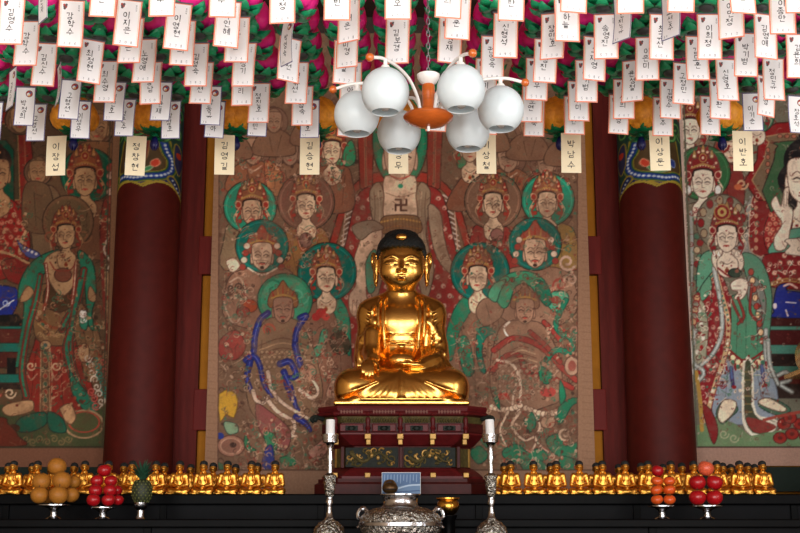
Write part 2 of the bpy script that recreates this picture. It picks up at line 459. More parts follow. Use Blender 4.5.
# ------------------------------------------------------------------ the hall
WY = 9.95                                    # back wall
XL, XR, YF, ZC = -5.4, 5.4, -2.2, 5.75
def sbox(name, a, m, bev=0, smooth=False):
    bm = bm_new(); box(bm, *a, bev=bev)
    return finish(bm, name, m, smooth=smooth, kind='structure')
sbox('floor', (XL - .2, XR + .2, YF - .2, WY + .2, -.1, 0), 'floor')
sbox('ceiling', (XL - .2, XR + .2, YF - .2, WY + .2, ZC, ZC + .1), 'ceil')
sbox('wall_back', (XL - .2, XR + .2, WY, WY + .15, 0, ZC), 'ochre')
sbox('wall_left', (XL - .2, XL, YF, WY, 0, ZC), 'plaster')
# right wall with an added opening for side light, front wall with a door opening (daylight comes through both)
bm = bm_new()
for a in ((XR, XR + .2, YF, 1.2, 0, ZC), (XR, XR + .2, 3.6, WY, 0, ZC), (XR, XR + .2, 1.2, 3.6, 0, 1.2), (XR, XR + .2, 1.2, 3.6, 3.4, ZC)): box(bm, *a)
finish(bm, 'wall_right', 'plaster', smooth=False, kind='structure')
DOORS = [(-4.3, -2.3), (-1.5, 1.7), (2.5, 4.5)]; DZ = 3.9
bm = bm_new()
xs = [XL] + [v for d in DOORS for v in d] + [XR]
for a, b in zip(xs[::2], xs[1::2]): box(bm, a, b, YF - .2, YF, 0, DZ)
box(bm, XL, XR, YF - .2, YF, DZ, ZC)
finish(bm, 'wall_front', 'plaster', smooth=False, kind='structure')
# timber framing of the back wall
def Zat(py, Y): return at(400, py, Y).z
for i, sx in enumerate((-1, 1)):
    sbox('trim_%d' % (i + 1), tuple(sorted((sx * 1.60, sx * 2.75))) + (WY - .07, WY, 0, ZC), 'redwood')
k = 3
for sx in (-1, 1):
    for ya, yb in ((238, 276), (390, 431)):
        x0, x1 = sorted((sx * 1.34, sx * 1.63))
        sbox('trim_%d' % k, (x0, x1, WY - .075, WY + .0, Zat(yb, WY), Zat(ya, WY)), 'redwood2', bev=.006); k += 1
sbox('trim_7', (XL, XR, WY - .45, WY, 5.32, 5.75), 'darkwood', bev=.02)
sbox('trim_8', (-1.75, 1.75, WY - .09, WY, 5.16, 5.34), 'darkwood', bev=.01)
for i, sx in enumerate((-1, 1)):
    x0, x1 = sorted((sx * 2.3, sx * 5.4))
    sbox('trim_%d' % (9 + i), (x0, x1, WY - .16, WY, Zat(492, WY), Zat(468, WY)), 'greentrim')

# ------------------------------------------------------------------ painted columns
def capital():
    c = Canvas(124, 40, 192, 190, (86, 28, 22))
    GR = (34, 78, 42); YE = (146, 128, 44); BL = (32, 42, 84); WH = (196, 204, 206)
    c.poly('120 36 196 36 196 196 186 194 176 183 169 184 160 181 153 186 145 181 134 182 124 190', BL, YE, 2.2, n=0)
    c.poly('130 40 186 40 188 176 178 172 168 178 152 180 140 176 128 180', (28, 60, 52), None, n=3)
    c.poly('139 60 172 60 169 118 174 140 175 160 166 172 152 174 136 170 138 150 142 120', (74, 58, 36), YE, 1.4)
    for q in ('173 140 175 150 176 162 168 173 154 176 138 172 130 176', '137 140 136 150 134 162 136 172'):
        pass
    band = PT('169 140 172 150 176 158 175 168 168 174 158 176 150 177 142 175 134 177')
    c.line(band, YE, 9.5); c.line(band, GR, 8); c.line(band, (24, 48, 120), 5.6); c.line(band, (70, 100, 170), 1)
    for p in catmull(band, 3)[::1]: c.ell(p[0], p[1], 1.15, 1.15, WH)
    c.line('176 176 182 183 186 192', YE, 8); c.line('176 176 182 183 186 192', BL, 5)
    for t in range(5): c.ell(177 + 2.2 * t, 177 + 3.2 * t, .9, .9, WH)
    c.line('134 176 129 184 125 190', YE, 6); c.line('134 176 129 184 125 190', GR, 3)
    c.poly('149 100 160 100 159 150 155 162 150 150', (92, 30, 24), (150, 110, 70), .8)
    c.line('154.5 105 154.5 155', (60, 20, 18), 1.6)
    c.poly('146 165 155 168 163 164 160 170 154 172 148 170', (60, 130, 84), (180, 190, 150), .6)
    c.poly('161 161 165 158 167 162 164 166 161 165', (178, 60, 40), (220, 150, 120), .6)
    c.poly('142 160 146 158 147 162 144 166 142 165', (40, 60, 130), (140, 160, 200), .6)
    for x, y in ((140, 126), (150, 130), (162, 130), (172, 124), (180, 130), (132, 132), (145, 134), (168, 135)):
        c.scroll(x, y, 6.5, (20, 50, 30), 3.2, x, 1.1); c.scroll(x, y, 6.5, (60, 128, 70), 2.0, x, 1.1); c.scroll(x, y, 6.3, (130, 150, 80), .5, x, 1.1)
    c.poly('178 140 186 144 190 158 184 170 178 160', (42, 44, 76), YE, 1)
    c.poly('180 148 186 148 186 153 181 153', (160, 50, 34), None)
    for y in range(50, 122, 12):
        for x in range(128, 190, 12): c.scroll(x + (y % 24) / 2, y, 6, (60, 128, 70), 1.8, x + y, 1.); c.ell(x + 6, y + 5, 2, 2, (160, 60, 44))
    c.wear(.14, 12, seed=4)
    return c
CAPC = capital()
def column(sx):
    X = sx * 2.01; Y = WY - .26
    seg = 160
    za = np.concatenate([np.linspace(0.0, Zat(196, Y - .2), 24), np.linspace(Zat(195, Y - .2), Zat(70, Y - .2), 150), np.linspace(Zat(69, Y - .2), 5.4, 10)])
    a = np.arange(seg) * 2 * PI / seg
    R = .252 + .018 * np.clip((3.0 - za) / 2.4, 0, 1)
    A, Zz = np.meshgrid(a, za); RR = R[:, None].repeat(seg, 1)
    V = np.stack([X + RR * np.sin(A), Y - RR * np.cos(A), Zz], -1).reshape(-1, 3)
    # pattern unrolled round the shaft: it repeats every half turn, mirrored on the other column
    th = ((A + PI / 2) % PI) - PI / 2
    px = 156.5 + sx * -1 * th / (PI / 2) * 33
    py = np.interp(Zz, za, [topx(X, Y - .25, z)[1] for z in za])
    # lower edge of the painted collar: a cusped line
    col = CAPC.sample(px.ravel(), py.ravel(), 1.15)
    red = np.clip(lin((88, 25, 19)) * .82, 0, 1)
    edge = np.interp(np.abs(px.ravel() - 156.5), [0, 3, 8, 14, 20, 26, 33], [187, 184.5, 182, 181.5, 184, 188.5, 195])
    rn = np.random.RandomState(5).rand(seg)
    grain = 1 + .10 * (np.interp(np.arange(seg), np.arange(0, seg, 4), rn[::4]) - .5)[None, :].repeat(len(za), 0).ravel()
    low = py.ravel() > edge
    col[low] = red[None] * grain[low][:, None]
    rim = (~low) & (py.ravel() > edge - 2.2); col[rim] = lin((150, 132, 50)) * 1.2
    i = np.arange(len(za) - 1)[:, None] * seg; j = np.arange(seg)[None]
    Q = np.stack([i + j, i + (j + 1) % seg, i + seg + (j + 1) % seg, i + seg + j], -1).reshape(-1, 4)
    np_mesh('column', V, Q, 'dancheong', col=col, kind='structure')
column(-1); column(1)

# ------------------------------------------------------------------ the paintings
DK = (46, 30, 24)
def head(c, x, y, w, skin=(186, 158, 130), halo=None, hr=0, hy=0, crown=(112, 62, 44), style='bod', turn=0, line=(70, 44, 36), orn=(176, 140, 110), chest=True, gold=(150, 112, 60), hair=(40, 28, 24), hx=0, acc=(132, 46, 36)):
    """one painted head: halo, hair, crown, face, features, neck"""
    h = w * 1.36; L = line
    if halo is not None:
        c.ell(x + hx, y + hy, hr, hr, halo, (40, 34, 28), 1.0)
        c.ell(x + hx, y + hy, hr * .93, hr * .93, tuple(min(255, v * 1.22 + 6) for v in halo)); c.ell(x + hx, y + hy, hr * .89, hr * .89, halo)
    tx = turn * w * .06
    if style == 'bod':
        # crown body behind the face, side ornaments and ribbons
        c.poly([(x - w * .72, y - h * .05), (x - w * .8, y - h * .55), (x - w * .62, y - h * .95), (x - w * .3, y - h * 1.15), (x, y - h * 1.28), (x + w * .3, y - h * 1.15), (x + w * .62, y - h * .95), (x + w * .8, y - h * .55), (x + w * .72, y - h * .05)], crown, L, .8)
        for s in (-1, 1):
            for q in range(5):
                c.ell(x + s * w * (.66 + .12 * (q % 2)), y - h * .6 + q * h * .24, w * .11, w * .10, orn if q % 2 else acc, L, .4)
            c.line([(x + s * w * .6, y), (x + s * w * .82, y + h * .3), (x + s * w * .66, y + h * .62)], acc, w * .13, .6)
            c.line([(x + s * w * .72, y - h * .1), (x + s * w * .95, y + h * .2), (x + s * w * .8, y + h * .5)], orn, w * .06, .3)
            c.ell(x + s * w * .72, y - h * .28, w * .13, w * .15, acc, orn, .7)
        for q in range(7):
            a = (q - 3) / 3; px_, py_ = x + a * w * .62, y - h * (1.2 - .42 * a * a)
            c.poly([(px_ - w * .1, py_ + w * .16), (px_, py_ - w * .22), (px_ + w * .1, py_ + w * .16)], gold if q % 2 else acc, L, .5, n=3)
            c.ell(px_, py_ + w * .1, w * .06, w * .06, orn)
        for q in range(9): c.ell(x + (q - 4) / 4 * w * .52, y - h * .62 + abs(q - 4) * .02 * w, w * .045, w * .045, orn)
        c.line([(x - w * .55, y - h * .52), (x, y - h * .66), (x + w * .55, y - h * .52)], gold, w * .09)
        c.line([(x - w * .5, y - h * .8), (x, y - h * .93), (x + w * .5, y - h * .8)], L, .7)
        c.ell(x, y - h * .88, w * .15, w * .17, acc, gold, .9)
        c.ell(x, y - h * .88, w * .06, w * .07, orn)
    elif style == 'buddha':
        c.ell(x, y - h * .42, w * .62, h * .5, hair); c.ell(x, y - h * .86, w * .24, h * .18, hair); c.ell(x, y - h * .72, w * .13, w * .07, (190, 120, 70))
    elif style == 'monk':
        c.ell(x, y - h * .06, w * .56, h * .58, tuple(v * .8 for v in skin), L, .8)
    elif style == 'guard':
        c.poly([(x - w * .7, y - h * .1), (x - w * .7, y - h * .6), (x - w * .3, y - h * .85), (x, y - h * 1.15), (x + w * .3, y - h * .85), (x + w * .7, y - h * .6), (x + w * .7, y - h * .1)], crown, L, .9)
        for q in range(5): c.line([(x + (q - 2) * w * .24, y - h * .5), (x + (q - 2) * w * .3, y - h * (.95 - .08 * abs(q - 2)))], gold if q % 2 else acc, w * .09, .4)
        c.line([(x - w * .62, y - h * .45), (x, y - h * .58), (x + w * .62, y - h * .45)], gold, w * .1)
    if chest:
        c.poly([(x - w * .2, y + h * .25), (x - w * .22, y + h * .58), (x - w * .5, y + h * .85), (x - w * .4, y + h * 1.3), (x + w * .05, y + h * 1.45), (x + w * .48, y + h * 1.25), (x + w * .55, y + h * .85), (x + w * .24, y + h * .58), (x + w * .22, y + h * .25)], skin, L, .7)
        c.line([(x - w * .3, y + h * .85), (x, y + h * .97), (x + w * .3, y + h * .85)], L, .5)
        for q in range(7): c.ell(x + (q - 3) * w * .11, y + h * (1.10 - .02 * (q - 3) ** 2), w * .045, w * .045, acc if q % 2 else orn)
        c.ell(x, y + h * 1.2, w * .09, w * .1, acc, gold, .5)
    # ears, face
    for s in (-1, 1): c.ell(x + s * w * .5 + tx, y + h * .08, w * .07, h * .2, skin, L, .5)
    c.poly([(x - w * .47, y - h * .42), (x - w * .49, y + h * .05), (x - w * .36, y + h * .36), (x + tx, y + h * .53), (x + w * .36, y + h * .36), (x + w * .49, y + h * .05), (x + w * .47, y - h * .42), (x, y - h * .5)], skin, L, .75)
    if style == 'bod': c.line([(x - w * .48, y - h * .25), (x - w * .42, y - h * .43), (x, y - h * .5), (x + w * .42, y - h * .43), (x + w * .48, y - h * .25)], hair, w * .09)
    f = max(.3, w * .024)
    for s in (-1, 1):
        ex = x + s * w * .21 + tx
        c.line([(ex - w * .15, y - h * .12), (ex, y - h * .19), (ex + w * .15, y - h * .12)], L, f * 1.1)
        c.line([(ex - w * .14, y - h * .01), (ex, y - h * .05), (ex + w * .14, y - h * .005)], (40, 26, 24), f * 1.5)
        c.line([(ex - w * .12, y + h * .03), (ex, y + h * .04), (ex + w * .12, y + h * .03)], L, f * .6)
    c.line([(x + tx - w * .03, y - h * .1), (x + tx * 1.6 - w * .05, y + h * .14), (x + tx * 1.6 + w * .07, y + h * .16)], L, f)
    c.line([(x + tx - w * .13, y + h * .29), (x + tx, y + h * .27), (x + tx + w * .13, y + h * .29)], (150, 56, 48), f * 2.2)
    c.ell(x + tx, y + h * .31, w * .06, h * .02, (150, 56, 48)); c.ell(x + tx, y - h * .27, w * .035, w * .035, acc)
    if style in ('guard', 'monk'):
        c.line([(x - w * .3, y + h * .2), (x - w * .16, y + h * .33)], L, f); c.line([(x + w * .3, y + h * .2), (x + w * .16, y + h * .33)], L, f)
    if style == 'guard':
        c.line([(x - w * .16, y + h * .26), (x, y + h * .23), (x + w * .16, y + h * .26)], hair, f * 1.4); c.ell(x, y + h * .43, w * .1, h * .06, hair)

def robe(c, pts, col, edge=(120, 60, 40), folds=(), fc=None, trim=None, dots=None, dc=None, n=4):
    c.poly(pts, col, edge, .9, n=n)
    if dots is not None:
        p = np.array(PT(pts)); r = np.random.RandomState(abs(int(p[0, 0])) + 7)
        x0, y0 = p.min(0); x1, y1 = p.max(0); q = np.roll(p, -1, 0)
        yy = y0 + 3
        k = 0
        while yy < y1 - 2:
            xx = x0 + 3 + (k % 2) * dots * .5
            while xx < x1 - 2:
                ins = False
                for (xa, ya), (xb, yb) in zip(p, q):
                    if (ya > yy) != (yb > yy) and xx < (xb - xa) * (yy - ya) / (yb - ya) + xa: ins = not ins
                if ins: c.ell(xx + r.uniform(-1, 1), yy + r.uniform(-1, 1), 2.1, 2.1, dc, tuple(v * .7 for v in dc), .5); c.ell(xx, yy, .8, .8, col)
                xx += dots
            yy += dots * .85; k += 1
    for f in folds: c.line(f, fc or tuple(v * .62 for v in col), .8, .4)
    if trim is not None:
        for t in trim:
            p = catmull(PT(t[0]), 6); c.line(p, t[1], t[2], n=0); c.line(p, t[3], t[2] * .35, n=0)
            for i in range(0, len(p), 2): c.ell(p[i][0], p[i][1], t[2] * .22, t[2] * .22, t[4])

def central():
    c = Canvas(200, -60, 610, 540, (98, 74, 58))
    BR = [(84, 58, 46), (118, 90, 70), (112, 56, 44), (70, 72, 58), (134, 106, 84), (64, 46, 38), (96, 84, 66)]
    c.fuss(215, -60, 590, 130, 700, [(76, 56, 46), (108, 84, 66), (98, 56, 46), (84, 78, 62), (118, 96, 76)], (3, 7), 1.0)
    c.fuss(215, 120, 590, 500, 2400, BR, (2, 6), .9)
    # mandorla behind the central figure
    RD = (128, 46, 36); PALE = (178, 150, 126)
    c.poly('318 330 326 262 333 230 345 196 362 178 380 172 420 172 438 178 455 196 467 230 474 262 482 330', RD, (60, 30, 24), 1.2)
    c.poly('326 330 333 262 340 232 350 202 364 187 400 180 436 187 450 202 460 232 467 262 474 330', (104, 78, 58), (70, 40, 30), .9)
    c.poly('334 330 340 262 346 232 354 208 366 194 400 186 434 194 446 208 454 232 460 262 466 330', (122, 100, 84), (60, 36, 30), .9)
    for s in (-1, 1):
        for q in range(22):
            y = 196 + q * 5.4; xo = 400 + s * (36 + (q / 21) ** .8 * 24)
            c.line([(xo + s * 12, y + 2), (xo + s * 6, y - 1), (xo, y + 3)], (176, 160, 150), 1.3); c.line([(xo + s * 12, y + 4), (xo + s * 6, y + 1.4), (xo, y + 5.4)], (92, 62, 54), .9)
        c.line([(400 + s * 53, 196), (400 + s * 57, 240), (400 + s * 62, 320)], (166, 136, 116), 1.2)
        # banner strips beside the head
        c.poly([(400 + s * 24, 60), (400 + s * 42, 60), (400 + s * 43, 120), (400 + s * 40, 188), (400 + s * 28, 196)], (120, 48, 38), (60, 34, 28), 1, n=0)
        c.line([(400 + s * 34, 66), (400 + s * 35, 120), (400 + s * 34, 186)], (146, 98, 74), 2.4); c.line([(400 + s * 34, 66), (400 + s * 35, 120), (400 + s * 34, 186)], (96, 54, 42), 1)
        c.poly([(400 + s * 58, 148), (400 + s * 66, 138), (400 + s * 72, 150), (400 + s * 68, 164), (400 + s * 58, 168)], (52, 116, 78), (40, 50, 40), .9)
    c.ell(400, 140, 27, 46, (30, 104, 74), (60, 34, 28), 1.2); c.ell(400, 140, 24.5, 43, (38, 116, 82)); c.ell(400, 138, 21, 40, (30, 104, 74))
    # red robe
    robe(c, '377 186 360 192 352 214 344 250 330 300 326 360 330 420 472 420 476 360 470 300 456 250 448 214 440 192 423 186 400 200', (118, 40, 36), (56, 26, 24), (), None, None, 11.5, (168, 124, 108))
    for s in (-1, 1):
        c.poly([(400 + s * 18, 186), (400 + s * 29, 188), (400 + s * 30, 205), (400 + s * 26, 235), (400 + s * 34, 270), (400 + s * 24, 300), (400 + s * 12, 240)], (124, 104, 84), (66, 46, 38), .9)
        c.line([(400 + s * 26, 192), (400 + s * 25, 214), (400 + s * 29, 250), (400 + s * 26, 290)], (90, 70, 58), 1.0)
        c.line([(400 + s * 22, 192), (400 + s * 20, 214), (400 + s * 24, 250)], (156, 132, 110), .8)
        for q in range(8): c.line([(400 + s * 31, 196 + q * 9), (400 + s * 27, 200 + q * 9)], (84, 66, 56), .7)
    # chest, neck, face
    c.poly('385 176 384 196 384 222 400 226 417 222 416 196 415 176', PALE, (88, 60, 48), .9, n=2)
    head(c, 400, 158, 31, PALE, style='buddha', chest=False, line=(96, 64, 52), hair=(34, 34, 38))
    c.line('391 176 400 178.5 409 176', (150, 70, 60), 1.3); c.ell(400.5, 186, 2.6, 2.2, (46, 112, 84)); c.line('386 193 400 197 415 193', (132, 98, 80), .8)
    for a in ('395 200 395 210', '395 200 400.6 200', '407 200 407 210', '400.8 200 400.8 210', '395 210 400.8 210', '400.8 210 407 210', '395 205 407 205'): pass
    K = (74, 46, 38); m = 5.4; cx, cy = 401, 205
    for a in ([(cx, cy - m), (cx, cy + m)], [(cx - m, cy), (cx + m, cy)], [(cx, cy - m), (cx - m, cy - m)], [(cx + m, cy), (cx + m, cy - m)], [(cx, cy + m), (cx + m, cy + m)], [(cx - m, cy), (cx - m, cy + m)]): c.line(a, K, 2.1, n=0)
    c.poly('382 218 392 215 410 215 419 218 421 232 400 236 380 232', (108, 78, 52), (64, 40, 32), .9)
    c.line('381 222 400 219 420 222', (158, 116, 62), 1.6); c.line('381 229 400 226 420 229', (130, 84, 50), 1.2)
    for q in range(12): c.line([(383 + q * 3.2, 218), (383.5 + q * 3.2, 231)], (84, 58, 42), .6)
    # the arm reaching down, viewer's left
    c.poly('382 230 368 228 358 246 352 270 356 284 349 296 350 312 356 316 361 305 363 316 368 308 366 290 369 278 378 254', (176, 146, 122), (88, 58, 48), .9)
    for q in range(4): c.line([(353 + q * 4, 300), (352 + q * 4.2, 313)], (110, 76, 62), .7)
    c.poly('366 262 376 250 376 286 368 292', (58, 122, 96), (40, 50, 44), .8); c.poly('352 226 372 220 384 228 372 232 360 240', (112, 94, 78), (66, 46, 38), .8)
    c.poly('428 206 440 212 444 236 452 262 470 276 470 284 448 272 434 250', (134, 112, 92), (70, 50, 42), .9)
    c.line('452 330 470 300 478 270', (128, 108, 92), 3)
    c.line('330 300 345 290 352 270', (128, 108, 92), 3)
    # --- attendants
    BO = (96, 68, 54); GRN = (36, 112, 88); TEAL = (18, 84, 74)
    S1 = (140, 108, 86); S2 = (186, 158, 130); S3 = (160, 128, 104)
    # back rank, monks
    for x, y, w, sk in ((253, 151, 19, S1), (290, 154, 16, (126, 98, 80)), (508, 158, 20, (150, 118, 96)), (546, 164, 17, (134, 104, 84)), (274, 122, 15, S1), (232, 128, 14, S1), (528, 126, 15, S1), (566, 132, 15, S1), (312, 112, 15, S1), (488, 118, 15, S1)):
        c.ell(x, y, w * .9, w * .95, (104, 76, 62), (66, 46, 38), .9)
        robe(c, [(x - w * .4, y + w * .5), (x - w * 1.2, y + w * 1.1), (x - w * 1.3, y + w * 2.2), (x + w * 1.3, y + w * 2.2), (x + w * 1.2, y + w * 1.1), (x + w * .4, y + w * .5)], (108, 78, 60) if w < 18 else (122, 76, 54), (60, 42, 34), [[(x - w * .3, y + w), (x - w * .1, y + w * 2)], [(x + w * .5, y + w * .9), (x + w * .2, y + w * 2)]])
        head(c, x, y, w, sk, style='monk', line=(78, 54, 44), chest=False)
        if w >= 19: c.line([(x - 8, y + 16), (x, y + 20), (x + 9, y + 15)], (176, 146, 122), 1.4)
    c.poly('265 160 282 172 280 195 268 190', (140, 92, 62), (70, 46, 38), .8)
    # third rank
    robe(c, '316 168 308 182 312 210 352 210 352 178 344 166', (112, 70, 52), (60, 40, 34), ['322 178 328 205', '345 175 342 205'])
    head(c, 332, 152, 17, S2, crown=(96, 52, 38)); c.poly('344 150 352 140 356 158 350 166 344 164', (50, 116, 80), (40, 50, 40), .8)
    robe(c, '478 168 458 182 448 210 496 206 494 182', (112, 70, 52), (60, 40, 34)); head(c, 470, 150, 17, S2, crown=(96, 52, 38))
    robe(c, '232 222 224 240 224 270 282 270 278 240 270 224', (112, 92, 70), (60, 46, 38), ['236 236 240 266', '262 232 264 262'], None, [('240 226 252 246 266 226', (120, 46, 38), 2.4, (160, 130, 100), (176, 140, 110))])
    head(c, 252, 212, 19, (164, 132, 106), GRN, 26, -5, hx=-2, crown=(112, 66, 46))
    robe(c, '292 226 282 246 284 276 330 276 330 246 322 228', (126, 88, 52), (60, 42, 34), ['290 240 296 270', '318 236 316 268'], None, [('296 228 303 250 318 230', (124, 46, 38), 2.6, (160, 130, 100), (176, 140, 110))])
    head(c, 306, 206, 18.5, S2, (98, 66, 54), 28, -4, crown=(120, 74, 54))
    c.ell(306, 240, 6, 7, (110, 78, 70), (66, 44, 38), .8)
    robe(c, '530 222 522 240 524 268 576 270 577 240 566 224', (124, 96, 54), (60, 46, 38), ['532 236 536 262', '560 232 562 262'], None, [('536 224 546 242 558 226', (70, 120, 96), 2.4, (160, 130, 100), (176, 140, 110))])
    head(c, 547, 204, 18.5, S2, GRN, 26, -4, hx=1, crown=(124, 66, 44))
    robe(c, '478 224 470 240 470 268 518 270 514 244 506 226', (118, 44, 38), (56, 30, 28), ['478 236 482 262', '506 236 502 262'], None, [('484 224 494 250 503 228', (150, 118, 94), 2.4, (110, 50, 40), (176, 140, 110))])
    head(c, 493, 205, 18.5, S2, (104, 76, 60), 28, -4, crown=(124, 74, 52))
    c.ell(497, 235, 6, 6, (128, 84, 76), (70, 46, 40), .8)
    # fierce attendants
    robe(c, '240 270 226 286 226 320 270 330 300 312 296 282 284 268', (122, 88, 70), (62, 42, 36), ['240 286 250 318', '280 284 272 316'])
    head(c, 262, 256, 20, (172, 144, 120), TEAL, 26, -10, style='guard', crown=(124, 62, 48), chest=False)
    for s in (-1, 1):
        for q in range(4): c.ell(262 + s * (15 + q * 1.5), 246 + q * 7, 3, 3, (124, 50, 42) if q % 2 else (184, 160, 140), (70, 44, 38), .5)
    c.line('248 268 262 275 277 268', (196, 172, 150), 1.6); c.poly('226 262 234 258 240 266 232 272', (186, 160, 138), (90, 60, 50), .7)
    robe(c, '512 268 500 286 502 318 545 330 576 312 574 282 558 268', (122, 92, 74), (62, 42, 36), ['515 286 520 312', '560 284 552 314'])
    head(c, 535, 253, 21, (168, 138, 114), TEAL, 26, -9, style='guard', crown=(128, 66, 52), chest=False)
    for s in (-1, 1):
        for q in range(4): c.ell(535 + s * (16 + q * 1.5), 240 + q * 7, 3, 3, (124, 50, 42) if q % 2 else (184, 160, 140), (70, 44, 38), .5)
    c.scroll(567, 262, 9, (170, 140, 122), 2.4, .5); c.scroll(560, 285, 8, (124, 56, 48), 2.0, 2); c.scroll(571, 280, 7, (150, 122, 104), 1.8, 3)
    # flaming loop at far left
    c.line('232 284 224 300 232 322 240 318 246 296 240 278 230 282', (160, 134, 114), 1.6); c.scroll(231, 288, 4, (52, 40, 36), 1.3); c.scroll(239, 287, 4, (52, 40, 36), 1.3, 3)
    c.ell(250, 306, 7, 6, (140, 60, 36), (80, 40, 30), .8); c.ell(243, 312, 6, 5, (118, 48, 40), (70, 36, 30), .8)
    c.poly('220 340 236 330 246 346 236 360 220 356', (114, 50, 44), (66, 38, 32), .9)
    # front bodhisattva, left
    robe(c, '318 300 304 318 302 352 306 400 330 420 352 420 350 330 342 306', (112, 78, 62), (58, 40, 34), ['312 330 316 396', '326 330 330 410', '340 330 342 410'])
    c.poly('334 294 344 304 350 322 350 356 342 340 336 318 330 304', (40, 112, 84), (32, 60, 50), .9)
    head(c, 326, 279, 18.5, (192, 164, 136), TEAL, 29, -7, hx=1, crown=(130, 76, 52), turn=1)
    c.ell(321, 313, 5, 5, (158, 44, 40)); c.ell(316, 317, 4, 4, (150, 40, 38)); c.ell(326, 317, 4, 3.6, (164, 60, 52))
    c.poly('322 330 328 332 324 348 316 358 306 354 312 350 318 344', (58, 128, 96), (34, 58, 48), .9); c.poly('330 338 342 330 350 344 346 354 334 352', (56, 50, 38), (36, 30, 26), .8)
    c.scroll(306, 338, 7, (150, 120, 98), 1.8, 1); c.scroll(308, 366, 9, (140, 112, 90), 1.8, 2)
    # front bodhisattva, right
    robe(c, '464 300 452 318 448 352 452 420 480 430 500 420 500 340 492 306', (112, 84, 66), (58, 42, 36), ['462 330 464 410', '474 330 476 416', '488 330 488 416'])
    c.poly('470 292 456 306 447 330 446 352 452 360 460 330 472 308', (34, 106, 78), (32, 60, 50), .9)
    c.poly('458 340 466 336 472 352 474 372 466 376 460 360', (34, 106, 78), (32, 60, 50), .9)
    c.poly('478 330 490 326 496 332 486 338 482 352 486 372 480 370 476 350', (24, 88, 70), (30, 50, 44), .9)
    head(c, 478, 278, 18.5, (192, 164, 136), TEAL, 29, -6, hx=2, crown=(134, 78, 52), turn=-1)
    robe(c, '482 300 476 312 484 326 500 318 504 304 494 298', (116, 88, 70), (62, 44, 36), ['486 304 490 318'])
    # armoured guardian, left
    BLU = (36, 40, 100)
    c.ell(285, 300, 27, 26, (44, 112, 82), (40, 52, 44), 1); c.ell(285, 300, 24, 23, (58, 128, 96)); c.scroll(274, 290, 12, (38, 100, 74), 2, 3); c.scroll(298, 296, 11, (84, 146, 116), 1.6)
    robe(c, '270 318 256 336 250 362 246 390 258 420 300 424 322 400 318 364 308 336 296 320', (112, 86, 66), (58, 42, 34), ['262 340 258 380', '300 340 306 380'])
    head(c, 283, 310, 19, (134, 98, 80), style='guard', crown=(122, 80, 52), chest=False, line=(70, 48, 40))
    for q in range(4): c.line([(258 + q, 346 + q * 4.4), (283, 338 + q * 5), (308 - q, 346 + q * 4.4)], (150, 118, 90) if q % 2 else (88, 62, 48), 1.2)
    for x in range(262, 306, 5):
        for y in range(352, 372, 5): c.ell(x + (y % 2) * 2.5, y, 1.7, 1.7, (136, 108, 84), (80, 58, 46), .5)
    for s, cx in ((-1, 268), (1, 298)): c.scroll(cx, 330, 7, (140, 70, 54), 2, 0, 1, s); c.ell(cx, 330, 2.2, 2.2, (122, 50, 42))
    c.ell(252, 300, 0.1, .1, BLU)
    for q in ('268 313 260 320 255 336 254 350 250 358', '300 318 306 316 298 328 295 345 300 362', '254 350 250 362'): c.line(q, (30, 32, 70), 6.4); c.line(q, BLU, 5); c.line(q, (86, 92, 160), .8)
    for q in ('246 360 254 356 260 366 264 384 272 396', '250 362 247 378 252 392', '280 364 290 362 296 376 286 380 290 394 298 410', '284 372 292 392 296 408', '295 345 300 365 312 378', '296 417 306 424 310 430'): c.line(q, (30, 32, 70), 7, 4.4); c.line(q, BLU, 5.6, 3.4); c.line(q, (86, 92, 160), .7)
    for q in ('253 391 256 400 264 403 268 396', '300 390 312 398 318 390 310 376', '266 398 278 412 294 422 292 434 284 436 296 436', '268 372 272 390 284 404 304 416 312 420'): c.line(q, (90, 64, 52), 5.4, 3.4, ); c.line(q, (186, 160, 140), 4, 2.2)
    c.poly('256 404 268 410 290 430 286 450 270 446 258 426', (116, 66, 62), (64, 42, 38), .9)
    c.poly('219 394 232 391 238 400 234 418 226 414 220 422', (166, 126, 46), (96, 70, 36), .9, n=2)
    c.ell(231, 446, 13, 10, (142, 100, 82), (76, 50, 42), 1.1); c.ell(231, 446, 9.6, 7, (120, 82, 68), (166, 128, 106), 1); c.ell(233, 445, 3.4, 2.6, (52, 36, 32)); c.ell(220, 436, 4, 3.4, (40, 50, 110)); c.poly('224 422 236 424 238 432 228 434', (110, 132, 104), (50, 58, 50), .8)
    for q in ('246 434 250 446 256 450 250 452 244 444', '264 432 274 434 278 446 272 452 266 444', '280 458 292 456 296 464 284 466', '218 462 230 470 222 474'): c.poly(q, (44, 96, 66), (30, 50, 40), .8)
    c.poly('266 448 272 446 274 466 266 472 262 462', (40, 46, 100), (28, 30, 60), .8); c.poly('308 452 322 440 326 432 330 446 318 460', (160, 110, 96), (84, 52, 46), .9)
    c.poly('332 380 340 386 336 398 326 396', (150, 116, 96), (80, 54, 46), .8); c.ell(308, 372, 8, 8, (138, 100, 80), (72, 50, 42), .9)
    # armoured guardian, right
    for q, col in (('500 306 494 290 504 276 526 271 544 280 550 296 540 300 530 286 516 286 508 306', (54, 120, 88)), ('496 302 488 296 494 284 506 280 500 292', (64, 132, 100)), ('544 300 552 292 566 292 568 302 556 312 548 306', (66, 134, 104)), ('538 280 548 286 552 300 546 306 536 292', (30, 92, 70))): c.poly(q, col, (32, 58, 48), 1)
    c.ell(556, 300, 5, 4, (116, 56, 46))
    robe(c, '506 322 494 344 490 372 494 398 520 412 548 406 562 396 560 360 550 336 538 322', (118, 88, 70), (60, 42, 36), ['500 350 498 390', '550 350 554 388'])
    head(c, 525, 311, 18, (138, 104, 84), style='guard', crown=(112, 80, 62), chest=False, line=(72, 50, 42))
    c.line('509 322 504 328 508 336 516 338', (214, 204, 186), 2.6, .8)
